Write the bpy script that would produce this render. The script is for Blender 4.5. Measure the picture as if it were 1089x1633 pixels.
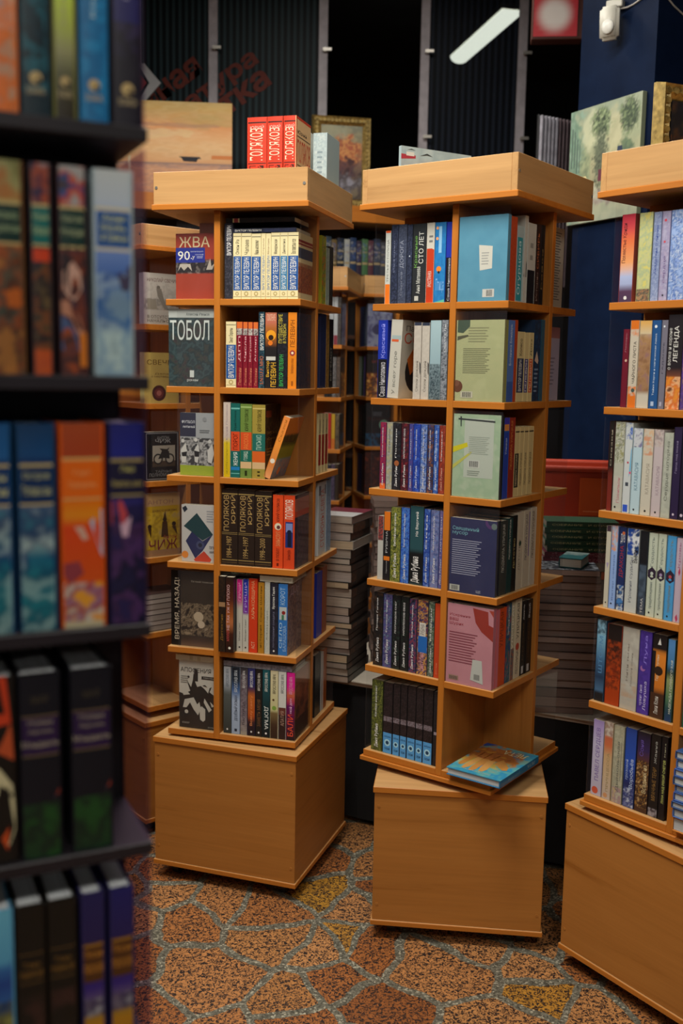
import bpy, bmesh, math, random
from mathutils import Vector, Matrix, noise
random.seed(7)
PI = math.pi
SC = bpy.context.scene
COL = SC.collection
for _o in list(bpy.data.objects):
    bpy.data.objects.remove(_o)

# ------------------------------------------------------------------ camera
CAM_H = 1.5283; PITCH = 0.136; ROLL = 0.0176
cd = bpy.data.cameras.new('camera'); cam = bpy.data.objects.new('camera', cd); COL.objects.link(cam)
_cp, _sp, _cr, _sr = math.cos(PITCH), math.sin(PITCH), math.cos(ROLL), math.sin(ROLL)
_f = Vector((0, _cp, -_sp)); _r0 = Vector((1, 0, 0)); _u0 = Vector((0, _sp, _cp))
_r = _r0 * _cr + _u0 * _sr; _u = _u0 * _cr - _r0 * _sr
M = Matrix((( _r.x, _u.x, -_f.x, 0), (_r.y, _u.y, -_f.y, 0), (_r.z, _u.z, -_f.z, CAM_H), (0, 0, 0, 1)))
cam.matrix_world = M
cd.sensor_fit = 'VERTICAL'; cd.sensor_height = 36; cd.sensor_width = 24
cd.lens = 36 * 1653.8 / 1633
cd.clip_start = .05; cd.clip_end = 60
cd.dof.use_dof = True; cd.dof.focus_distance = 2.75; cd.dof.aperture_fstop = 3.2
SC.camera = cam

# ------------------------------------------------------------------ world, exposure
w = bpy.data.worlds.new('room_ambient'); SC.world = w; w.use_nodes = True
w.node_tree.nodes['Background'].inputs[0].default_value = (.9, .92, 1, 1)
w.node_tree.nodes['Background'].inputs[1].default_value = .035
SC.view_settings.view_transform = 'Standard'; SC.view_settings.look = 'None'
SC.view_settings.gamma = 1; SC.view_settings.use_curve_mapping = False
SC.view_settings.exposure = -.2
SC.cycles.max_bounces = 6; SC.cycles.transparent_max_bounces = 16
SC.cycles.use_denoising = True

# ------------------------------------------------------------------ lights (ceiling fluorescents of the shop and added fills)
def overhead_light(loc, rz, sx, sy, watts, col=(1, .95, .86), tilt=0):
    ld = bpy.data.lights.new('ceiling_or_fill_light', 'AREA'); ld.shape = 'RECTANGLE'
    ld.size = sx; ld.size_y = sy; ld.energy = watts; ld.color = col
    o = bpy.data.objects.new('ceiling_or_fill_light', ld); COL.objects.link(o)
    o.location = loc; o.rotation_euler = (tilt, 0, rz)
    return o
LIGHTS = [
    ((-.55, 1.95, 3.25), .25, 1.3, .25, 84),
    ((.95, .9, 3.25), .25, 1.3, .25, 20),
    ((-1.3, 3.6, 3.25), .25, 1.3, .25, 34),
    ((.1, -.7, 3.25), .25, 1.3, .3, 44),
    ((.2, -4.2, 3.25), .0, 1.3, .3, 40),  # added fill behind the camera, reaches into the gaps under the shelves
    ((.0, 4.75, 3.85), .1, 1.6, .25, 26),  # added fill for the back partitions and the pictures on the cornice
    ((.1, 3.65, 3.25), -.45, 1.3, .25, 20),  # added fill over the book piles behind the carousels
]
for l in LIGHTS:
    overhead_light(*l)

# ------------------------------------------------------------------ helpers
GAIN = 1.42
def s2l(c):
    return c / 12.92 if c <= .04045 else ((c + .055) / 1.055) ** 2.4
_hexc = {}
def hx(h, gain=None):
    k = (h, gain)
    if k not in _hexc:
        g = GAIN if gain is None else gain
        h2 = h if len(h) == 6 else ''.join(c * 2 for c in h)
        _hexc[k] = tuple(min(.88, g * s2l(int(h2[i:i + 2], 16) / 255)) for i in (0, 2, 4))
    return _hexc[k]

class MB:
    """collects faces of one mesh, optionally with a colour per vertex"""
    def __init__(s): s.v = []; s.f = []; s.c = []; s.mi = []; s.smooth = False
    def add(s, vs, fs, col=(.5, .5, .5), mi=0):
        b = len(s.v); s.v += [tuple(p) for p in vs]
        s.c += (col if isinstance(col, list) else [col] * len(vs))
        s.f += [tuple(b + i for i in f) for f in fs]; s.mi += [mi] * len(fs)
    def box(s, a, b, col=(.5, .5, .5), mi=0):
        (x0, y0, z0), (x1, y1, z1) = a, b
        s.add([(x0, y0, z0), (x1, y0, z0), (x1, y1, z0), (x0, y1, z0), (x0, y0, z1), (x1, y0, z1), (x1, y1, z1), (x0, y1, z1)],
              [(0, 3, 2, 1), (4, 5, 6, 7), (0, 1, 5, 4), (1, 2, 6, 5), (2, 3, 7, 6), (3, 0, 4, 7)], col, mi)
    def bbox(s, a, b, r=.0015, col=(.5, .5, .5), mi=0):
        """box with chamfered edges"""
        bm = bmesh.new(); bmesh.ops.create_cube(bm, size=1)
        for v in bm.verts:
            v.co = Vector([(a[i] + b[i]) / 2 + v.co[i] * (b[i] - a[i]) for i in range(3)])
        r = min(r, .3 * min(b[i] - a[i] for i in range(3)))
        bmesh.ops.bevel(bm, geom=bm.edges[:], offset=r, segments=1, affect='EDGES')
        bm.verts.index_update(); bm.normal_update()
        s.add([v.co[:] for v in bm.verts], [[v.index for v in f.verts] for f in bm.faces], col, mi); bm.free()
    def cyl(s, p, q, r, n=16, r2=None, col=(.5, .5, .5), mi=0):
        p, q = Vector(p), Vector(q); r2 = r if r2 is None else r2
        d = (q - p).normalized(); a = d.orthogonal().normalized(); b = d.cross(a)
        vs = []
        for c, rr in ((p, r), (q, r2)):
            for i in range(n):
                t = 2 * PI * i / n; vs.append(c + (a * math.cos(t) + b * math.sin(t)) * rr)
        fs = [(i, (i + 1) % n, n + (i + 1) % n, n + i) for i in range(n)] + [tuple(range(n - 1, -1, -1)), tuple(range(n, 2 * n))]
        s.add(vs, fs, col, mi)
    def obj(s, name, mats, parent=None, loc=(0, 0, 0), rz=0):
        me = bpy.data.meshes.new(name); me.from_pydata(s.v, [], s.f)
        if not isinstance(mats, (list, tuple)): mats = [mats]
        for m in mats: me.materials.append(m)
        if len(mats) > 1:
            for p, i in zip(me.polygons, s.mi): p.material_index = i
        at = me.color_attributes.new('Col', 'FLOAT_COLOR', 'POINT')
        at.data.foreach_set('color', [x for c in s.c for x in (c[0], c[1], c[2], 1)])
        if s.smooth:
            for p in me.polygons: p.use_smooth = True
        me.update()
        o = bpy.data.objects.new(name, me); COL.objects.link(o)
        o.location = loc; o.rotation_euler = (0, 0, rz)
        if parent: o.parent = parent
        return o

def empty(name, loc=(0, 0, 0), rz=0):
    o = bpy.data.objects.new(name, None); COL.objects.link(o); o.empty_display_size = .05
    o.location = loc; o.rotation_euler = (0, 0, rz); return o
def tag(o, label, cat, group=None):
    o['label'] = label; o['category'] = cat
    if group: o['group'] = group
    return o
def struct(o): o['kind'] = 'structure'; return o

# ------------------------------------------------------------------ materials
def mat(name):
    m = bpy.data.materials.new(name); m.use_nodes = True
    nt = m.node_tree; return m, nt.nodes, nt.links, nt.nodes['Principled BSDF']
def plain(name, col, rough=.5, metal=0, spec=.5, var=.0, scale=8):
    m, N, Lk, b = mat(name)
    b.inputs['Roughness'].default_value = rough; b.inputs['Metallic'].default_value = metal
    b.inputs['Specular IOR Level'].default_value = spec
    tc = N.new('ShaderNodeTexCoord'); n = N.new('ShaderNodeTexNoise'); n.inputs['Scale'].default_value = scale; n.inputs['Detail'].default_value = 4
    r = N.new('ShaderNodeValToRGB'); r.color_ramp.elements[0].position = .3; r.color_ramp.elements[1].position = .7
    r.color_ramp.elements[0].color = (*[c * (1 - var) for c in col], 1); r.color_ramp.elements[1].color = (*[min(1, c * (1 + var)) for c in col], 1)
    Lk.new(tc.outputs['Object'], n.inputs['Vector']); Lk.new(n.outputs['Fac'], r.inputs['Fac']); Lk.new(r.outputs['Color'], b.inputs['Base Color'])
    return m
def printed(name, rough, coat=0.):
    m, N, Lk, b = mat(name)
    a = N.new('ShaderNodeAttribute'); a.attribute_name = 'Col'
    Lk.new(a.outputs['Color'], b.inputs['Base Color'])
    n = N.new('ShaderNodeTexNoise'); n.inputs['Scale'].default_value = 60
    mp = N.new('ShaderNodeMapRange'); mp.inputs['To Min'].default_value = rough - .06; mp.inputs['To Max'].default_value = rough + .08
    tc = N.new('ShaderNodeTexCoord'); Lk.new(tc.outputs['Object'], n.inputs['Vector'])
    Lk.new(n.outputs['Fac'], mp.inputs['Value']); Lk.new(mp.outputs['Result'], b.inputs['Roughness'])
    b.inputs['Specular IOR Level'].default_value = .4; b.inputs['Coat Weight'].default_value = coat; b.inputs['Coat Roughness'].default_value = .15
    return m
M_PRINT = printed('printed_cover', .42, .15)
M_PAINT = printed('painted_canvas', .6)
def wood(name, axis, c0, c1, rough=.38):
    m, N, Lk, b = mat(name)
    tc = N.new('ShaderNodeTexCoord'); mp = N.new('ShaderNodeMapping')
    sc = [26, 26, 26]; sc[axis] = 1.3; mp.inputs['Scale'].default_value = sc
    oi = N.new('ShaderNodeObjectInfo'); ad = N.new('ShaderNodeVectorMath'); ad.operation = 'ADD'
    cmb = N.new('ShaderNodeCombineXYZ'); ml = N.new('ShaderNodeMath'); ml.operation = 'MULTIPLY'; ml.inputs[1].default_value = 9
    Lk.new(oi.outputs['Random'], ml.inputs[0])
    for k in range(3): Lk.new(ml.outputs[0], cmb.inputs[k])
    Lk.new(tc.outputs['Object'], ad.inputs[0]); Lk.new(cmb.outputs[0], ad.inputs[1]); Lk.new(ad.outputs[0], mp.inputs['Vector'])
    n = N.new('ShaderNodeTexNoise'); n.inputs['Scale'].default_value = 1.; n.inputs['Detail'].default_value = 7; n.inputs['Roughness'].default_value = .62; n.inputs['Distortion'].default_value = .7
    Lk.new(mp.outputs[0], n.inputs['Vector'])
    r = N.new('ShaderNodeValToRGB'); e = r.color_ramp.elements
    e[0].position = .3; e[0].color = (*c0, 1); e[1].position = .7; e[1].color = (*c1, 1)
    x = r.color_ramp.elements.new(.42); x.color = (*[a * .35 + b2 * .65 for a, b2 in zip(c0, c1)], 1)
    mp2 = N.new('ShaderNodeMapping'); s2 = [160, 160, 160]; s2[axis] = 5; mp2.inputs['Scale'].default_value = s2
    n2 = N.new('ShaderNodeTexNoise'); n2.inputs['Scale'].default_value = 1; n2.inputs['Detail'].default_value = 2
    Lk.new(ad.outputs[0], mp2.inputs['Vector']); Lk.new(mp2.outputs[0], n2.inputs['Vector'])
    mx = N.new('ShaderNodeMixRGB'); mx.blend_type = 'MULTIPLY'; mx.inputs['Fac'].default_value = .22
    Lk.new(n.outputs['Fac'], r.inputs['Fac']); Lk.new(r.outputs['Color'], mx.inputs['Color1']); Lk.new(n2.outputs['Color'], mx.inputs['Color2'])
    hs = N.new('ShaderNodeHueSaturation'); Lk.new(mx.outputs['Color'], hs.inputs['Color']); hs.inputs['Value'].default_value = 1.15
    n2.inputs['Roughness'].default_value = .4
    bw = N.new('ShaderNodeRGBToBW'); Lk.new(n2.outputs['Color'], bw.inputs[0]); Lk.new(bw.outputs[0], mx.inputs['Color2'])
    Lk.new(hs.outputs['Color'], b.inputs['Base Color'])
    b.inputs['Roughness'].default_value = rough; b.inputs['Specular IOR Level'].default_value = .35
    return m
W0, W1 = (.36, .182, .064), (.58, .335, .138)
W_X = wood('beech_laminate_x', 0, W0, W1); W_Y = wood('beech_laminate_y', 1, W0, W1); W_Z = wood('beech_laminate_z', 2, W0, W1)
E0, E1 = (.43, .130, .012), (.54, .185, .024)
E_X = wood('edge_band_x', 0, E0, E1, .45); E_Z = wood('edge_band_z', 2, E0, E1, .45)
B0, B1 = (.32, .112, .017), (.47, .188, .039)  # same beech, its warm shaded tone put into the colour
B_X = wood('shaded_beech_x', 0, B0, B1); B_Y = wood('shaded_beech_y', 1, B0, B1)
M_BLACK = plain('black_laminate', (.012, .012, .014), .45, var=.3)
M_BLACKW = plain('dark_violet_board', (.016, .013, .017), .4, var=.3)
M_WALL = plain('dark_wall', (.012, .013, .016), .7, var=.3)
M_NAVY = plain('navy_paint', (.016, .028, .075), .5, var=.35, scale=5)
M_METAL = plain('galvanised_strip', (.50, .46, .50), .5, .1, var=.15, scale=20)
M_SCREW = plain('screw_metal', (.5, .47, .42), .35, .8)
M_RUBBER = plain('black_caster', (.01, .01, .01), .5)
M_WHITEP = plain('white_plastic', (.62, .60, .52), .45, var=.05)
M_CLOTH = plain('black_cloth', (.008, .008, .009), .9, var=.3)
M_BOARD = plain('cream_board', (.62, .56, .46), .6, var=.1)
M_GOLD = plain('gilt_frame', (.36, .25, .075), .42, .35, var=.45, scale=60)
M_REDP = plain('red_plastic', (.50, .045, .015), .4, var=.1)
M_CABLE = plain('cable_sheath', (.45, .42, .38), .5)
M_CEIL = plain('dark_ceiling', (.02, .02, .022), .9, var=.2)
def pages_mat():
    m, N, Lk, b = mat('page_edges')
    a = N.new('ShaderNodeAttribute'); a.attribute_name = 'Col'
    tc = N.new('ShaderNodeTexCoord'); mp = N.new('ShaderNodeMapping'); mp.inputs['Scale'].default_value = (900, 3, 3)
    n = N.new('ShaderNodeTexNoise'); n.inputs['Scale'].default_value = 1; n.inputs['Detail'].default_value = 2
    Lk.new(tc.outputs['Object'], mp.inputs['Vector']); Lk.new(mp.outputs[0], n.inputs['Vector'])
    r = N.new('ShaderNodeValToRGB'); r.color_ramp.elements[0].color = (.68, .68, .68, 1); r.color_ramp.elements[1].color = (1, 1, 1, 1)
    r.color_ramp.elements[0].position = .3; r.color_ramp.elements[1].position = .65
    mx = N.new('ShaderNodeMixRGB'); mx.blend_type = 'MULTIPLY'; mx.inputs['Fac'].default_value = 1
    Lk.new(n.outputs['Fac'], r.inputs['Fac']); Lk.new(a.outputs['Color'], mx.inputs['Color1']); Lk.new(r.outputs['Color'], mx.inputs['Color2'])
    Lk.new(mx.outputs['Color'], b.inputs['Base Color']); b.inputs['Roughness'].default_value = .85; b.inputs['Specular IOR Level'].default_value = .2
    return m
M_PAGES = pages_mat()
def sheet(name, tint, refl=1.0, rough=.03, haze=0., hazecol=(.6, .55, .6)):
    """thin clear acrylic: transparent with a Fresnel reflection and a trace of haze"""
    m, N, Lk, b = mat(name); N.remove(b); out = N['Material Output']
    t = N.new('ShaderNodeBsdfTransparent'); t.inputs[0].default_value = (*tint, 1)
    g = N.new('ShaderNodeBsdfGlossy'); g.inputs['Roughness'].default_value = rough
    f = N.new('ShaderNodeFresnel'); f.inputs[0].default_value = 1.45
    n = N.new('ShaderNodeTexNoise'); n.inputs['Scale'].default_value = 3
    ml = N.new('ShaderNodeMath'); ml.operation = 'MULTIPLY'; ml.inputs[1].default_value = refl
    ge_ = N.new('ShaderNodeNewGeometry'); iv = N.new('ShaderNodeMath'); iv.operation = 'SUBTRACT'; iv.inputs[0].default_value = 1; Lk.new(ge_.outputs['Backfacing'], iv.inputs[1])
    m0 = N.new('ShaderNodeMath'); m0.operation = 'MULTIPLY'; Lk.new(f.outputs[0], m0.inputs[0]); Lk.new(iv.outputs[0], m0.inputs[1]); Lk.new(m0.outputs[0], ml.inputs[0])
    mx = N.new('ShaderNodeMixShader'); Lk.new(ml.outputs[0], mx.inputs[0]); Lk.new(t.outputs[0], mx.inputs[1]); Lk.new(g.outputs[0], mx.inputs[2])
    d = N.new('ShaderNodeBsdfDiffuse'); d.inputs[0].default_value = (*hazecol, 1)
    m2 = N.new('ShaderNodeMixShader'); m3 = N.new('ShaderNodeMath'); m3.operation = 'MULTIPLY'; m3.inputs[1].default_value = haze * 2
    Lk.new(n.outputs['Fac'], m3.inputs[0]); Lk.new(m3.outputs[0], m2.inputs[0]); Lk.new(mx.outputs[0], m2.inputs[1]); Lk.new(d.outputs[0], m2.inputs[2])
    Lk.new(m2.outputs[0], out.inputs['Surface'])
    return m
M_ACRYL = sheet('clear_acrylic', (.985, .985, .985), 1., .04, .012)
M_ACRYLV = sheet('violet_acrylic', (.74, .64, .76), 1., .06, .05, (.30, .22, .36))
def emit(name, col, s):
    m, N, Lk, b = mat(name)
    b.inputs['Base Color'].default_value = (.8, .8, .8, 1)
    b.inputs['Emission Color'].default_value = (*col, 1); b.inputs['Emission Strength'].default_value = s
    return m

# ------------------------------------------------------------------ lettering
_tc = bpy.data.curves.new('lettering', 'FONT'); _tc.resolution_u = 2
_to = bpy.data.objects.new('lettering', _tc); COL.objects.link(_to)
_tcache = {}
def glyphs(txt, bold=.004):
    k = (txt, bold)
    if k not in _tcache:
        _tc.body = txt; _tc.offset = bold
        dg = bpy.context.evaluated_depsgraph_get(); dg.update()
        ev = _to.evaluated_get(dg); me = ev.to_mesh()
        vs = [(v.co.x, v.co.y) for v in me.vertices]; fs = [tuple(p.vertices) for p in me.polygons]
        ev.to_mesh_clear()
        if vs:
            x0 = min(v[0] for v in vs); x1 = max(v[0] for v in vs); y0 = min(v[1] for v in vs); y1 = max(v[1] for v in vs)
            vs = [((x - x0) / max(1e-6, x1 - x0), (y - y0) / max(1e-6, y1 - y0)) for x, y in vs]
        _tcache[k] = (vs, fs)
    return _tcache[k]

# ------------------------------------------------------------------ printing a design on a surface
def parse(s):
    p = s.split('|', 1); bg = p[0]; el = []
    for e in (p[1].split(';') if len(p) > 1 and p[1] else []):
        t = e.split()
        if t: el.append(t)
    return bg, el
_seed = [0]
def print_on(mb, surf, W, H, bg, el, back=False, step=.0024, mi=0):
    """surf(u, v, lift) -> point. Paints the ground on a grid, then lays flat shapes and letters over it."""
    _seed[0] += 1; sd = _seed[0] * 7.31
    ground = [e for e in el if e[0] in 'bgnm' and not (e[0] == 'n' and float(e[4]) == 0)]
    over = [e for e in el if e[0] in 'toprlk']
    fancy = any(e[0] in 'nm' for e in ground); grad = any(e[0] == 'g' for e in ground)
    nu = max(2, min(70, int(W / step))) if fancy else 5
    nv = max(3, min(110, int(H / step))) if fancy else (24 if grad else 1)
    vsl = [i / nv for i in range(nv + 1)]
    for e in ground:
        if e[0] == 'b':
            for x in (float(e[1]), float(e[2])):
                vsl += [max(0, x - .0008), min(1, x + .0008)]
    vsl = sorted(set(round(x, 5) for x in vsl))
    prep = []
    for e in ground:
        if e[0] == 'b': prep.append(('b', float(e[1]), float(e[2]), hx(e[3])))
        elif e[0] == 'g':
            prep.append(('g', [(float(e[i]), hx(e[i + 1])) for i in range(1, len(e) - 1, 2)]))
        elif e[0] == 'n':
            ss = [float(s_) * 5 for s_ in e[3].split(',')]
            prep.append(('n', float(e[1]), float(e[2]), (ss[0], ss[-1]), float(e[4]), [hx(c) for c in e[5:]]))
        else:
            ss = [float(s_) * 5 for s_ in e[5].split(',')]
            prep.append(('m', *map(float, e[1:5]), (ss[0], ss[-1]), float(e[6]), [hx(c) for c in e[7:]]))
    base = hx(bg)
    def colour(u, v):
        c = base
        for p in prep:
            if p[0] == 'b':
                if p[1] <= v <= p[2]: c = p[3]
            elif p[0] == 'g':
                st = p[1]
                if v <= st[0][0]: c = st[0][1]
                elif v >= st[-1][0]: c = st[-1][1]
                else:
                    for (a, ca), (b, cb) in zip(st, st[1:]):
                        if a <= v <= b:
                            t = (v - a) / max(1e-6, b - a); c = tuple(x + (y - x) * t for x, y in zip(ca, cb)); break
            elif p[0] == 'm':
                d = math.hypot((u - p[1]) / p[3], (v - p[2]) / p[4])
                if d < 1.6:
                    q = Vector((u * W * p[5][0] + sd, v * H * p[5][1], sd + 3)); h = noise.noise(q) + .5 * noise.noise(q * 2.2)
                    d = max(0, min(1, (1.15 + h * .5 - d) / .3)); x = max(0, min(len(p[7]) - 1.001, (h * .95 + .5) * (len(p[7]) - 1))); i0 = int(x); x -= i0
                    k = tuple(a_ + (b_ - a_) * x for a_, b_ in zip(p[7][i0], p[7][min(i0 + 1, len(p[7]) - 1)]))
                    c = tuple(x2 + (y2 - x2) * p[6] * d for x2, y2 in zip(c, k))
            elif p[1] <= v <= p[2]:
                q = Vector((u * W * p[3][0] + sd, v * H * p[3][1], sd))
                h = noise.noise(q) + .5 * noise.noise(q * 2.1) + .3 * noise.noise(q * 4.3)
                x = max(0, min(len(p[5]) - 1.001, (h * .95 + .5) * (len(p[5]) - 1))); i0 = int(x); x -= i0; x = x * x * (3 - 2 * x)
                k = tuple(a_ + (b_ - a_) * x for a_, b_ in zip(p[5][i0], p[5][min(i0 + 1, len(p[5]) - 1)]))
                c = tuple(x + (y - x) * p[4] for x, y in zip(c, k))
        return c
    vs = []; cs = []
    for v in vsl:
        for i in range(nu + 1):
            u = i / nu; vs.append(surf(u, v, 0)); cs.append(colour(u, v))
    n1 = nu + 1
    mb.add(vs, [(j * n1 + i, j * n1 + i + 1, (j + 1) * n1 + i + 1, (j + 1) * n1 + i) for j in range(len(vsl) - 1) for i in range(nu)], cs, mi)
    lift = .00012
    def rect(u0, u1, v0, v1, c, lf):
        k = 5
        vv = [surf(u0 + (u1 - u0) * i / k, v, lf) for v in (v0, v1) for i in range(k + 1)]
        mb.add(vv, [(i, i + 1, k + 2 + i, k + 1 + i) for i in range(k)], c, mi)
    for e in over:
        k = e[0]; lift += .00004
        if k == 't':
            v0, v1, u0, u1 = map(float, e[1:5]); mode = e[5]; c = hx(e[6]); txt = ' '.join(e[7:])
            gv, gf = glyphs(txt)
            pts = []
            for x, y in gv:
                if mode == 'u': pts.append(surf(u1 - y * (u1 - u0), v0 + x * (v1 - v0), lift))
                elif mode == 'd': pts.append(surf(u0 + y * (u1 - u0), v1 - x * (v1 - v0), lift))
                elif back: pts.append(surf(u1 - x * (u1 - u0), v0 + y * (v1 - v0), lift))
                else: pts.append(surf(u0 + x * (u1 - u0), v0 + y * (v1 - v0), lift))
            mb.add(pts, gf, c, mi)
        elif k == 'r': rect(*map(float, e[1:5]), hx(e[5]), lift)
        elif k == 'o':
            u, v, r = map(float, e[1:4]); n = 18
            mb.add([surf(min(1, max(0, u + r * math.cos(2 * PI * i / n))), min(1, max(0, v + r * W / H * math.sin(2 * PI * i / n))), lift) for i in range(n)], [tuple(range(n))], hx(e[4]), mi)
        elif k == 'p':
            q = list(map(float, e[2:])); n = len(q) // 2
            mb.add([surf(q[2 * i], q[2 * i + 1], lift) for i in range(n)], [tuple(range(n))], hx(e[1]), mi)
        elif k == 'l':
            n = int(e[1]); u0, u1, v0, v1 = map(float, e[2:6]); c = hx(e[6]); hh = (v1 - v0) / n
            for i in range(n):
                x1 = u1 - (u1 - u0) * (.05 + .2 * ((i * 37 % 11) / 11)); 
                a, b = (u0, x1) if not back else (u1 - (x1 - u0), u1)
                rect(a, b, v1 - (i + .7) * hh, v1 - (i + .3) * hh, c, lift)
        elif k == 'k':
            u0, u1, v0, v1 = map(float, e[1:5]); x = u0; j = 0
            while x < u1 - .004:
                wd = (.25 + .5 * ((j * 53 % 7) / 7)) * (u1 - u0) / 9
                rect(x, min(u1, x + wd), v0, v1, hx('303030'), lift); x += wd * 1.9; j += 1

# ------------------------------------------------------------------ a book
def book_parts(T, D, H, des, hard, root, pagecol='a8a08e', seed=0):
    """upright book: spine towards -y, front cover +x, back cover -x, origin at the base centre"""
    sp = des.split('||')
    first = sp[0].split('|', 1)[1] if '|' in sp[0] else sp[0]
    front = sp[1] if len(sp) > 1 and sp[1] else None
    back = sp[2] if len(sp) > 2 and sp[2] else None
    bg, el = parse(first); c0 = hx(bg)
    fb = hx(parse(front)[0]) if front else c0
    bb = hx(parse(back)[0]) if back else c0
    tb = min(.0026 if hard else .0007, T * .2); bul = min(.0016, T * .06) if hard else .0002
    mb = MB()
    mb.bbox((T / 2 - tb, -D / 2 + .0012, 0), (T / 2, D / 2, H), .0006, fb)
    mb.bbox((-T / 2, -D / 2 + .0012, 0), (-T / 2 + tb, D / 2, H), .0006, bb)
    # spine slab, gently rounded on case-bound books
    n = 6; vs = []
    for z in (0, H):
        for k in range(n + 1):
            u = k / n; vs.append(((u - .5) * T, -D / 2 + .0022 - bul * (1 - (2 * u - 1) ** 2), z))
        for k in range(n + 1):
            vs.append(((k / n - .5) * T, -D / 2 + .0038, z))
    q = 2 * (n + 1); fs = []
    for k in range(n):
        fs += [(k, k + 1, q + k + 1, q + k), (n + 1 + k, q + n + 1 + k, q + n + 2 + k, n + 2 + k),
               (k, n + 1 + k, n + 2 + k, k + 1), (q + k, q + k + 1, q + n + 2 + k, q + n + 1 + k)]
    mb.add(vs, fs, c0)
    sf = lambda u, v, l: ((u - .5) * T, -D / 2 + .0020 - bul * (1 - (2 * u - 1) ** 2) - l, v * H)
    print_on(mb, sf, T, H, bg, el)
    if front:
        b2, e2 = parse(front)
        print_on(mb, lambda u, v, l: (T / 2 + .0001 + l, -D / 2 + u * D, v * H), D, H, b2, e2)
    if back:
        b2, e2 = parse(back)
        print_on(mb, lambda u, v, l: (-T / 2 - .0001 - l, -D / 2 + u * D, v * H), D, H, b2, e2, back=True)
    cv = mb.obj('cover', M_PRINT, root)
    pb = MB(); ins = .003 if hard else .0004
    pc = hx(pagecol)
    pb.bbox((-T / 2 + tb + .0002, -D / 2 + .004, ins), (T / 2 - tb - .0002, D / 2 - ins, H - ins), .0004, pc)
    pg = pb.obj('page_block', M_PAGES, root)
    return cv, pg

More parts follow.
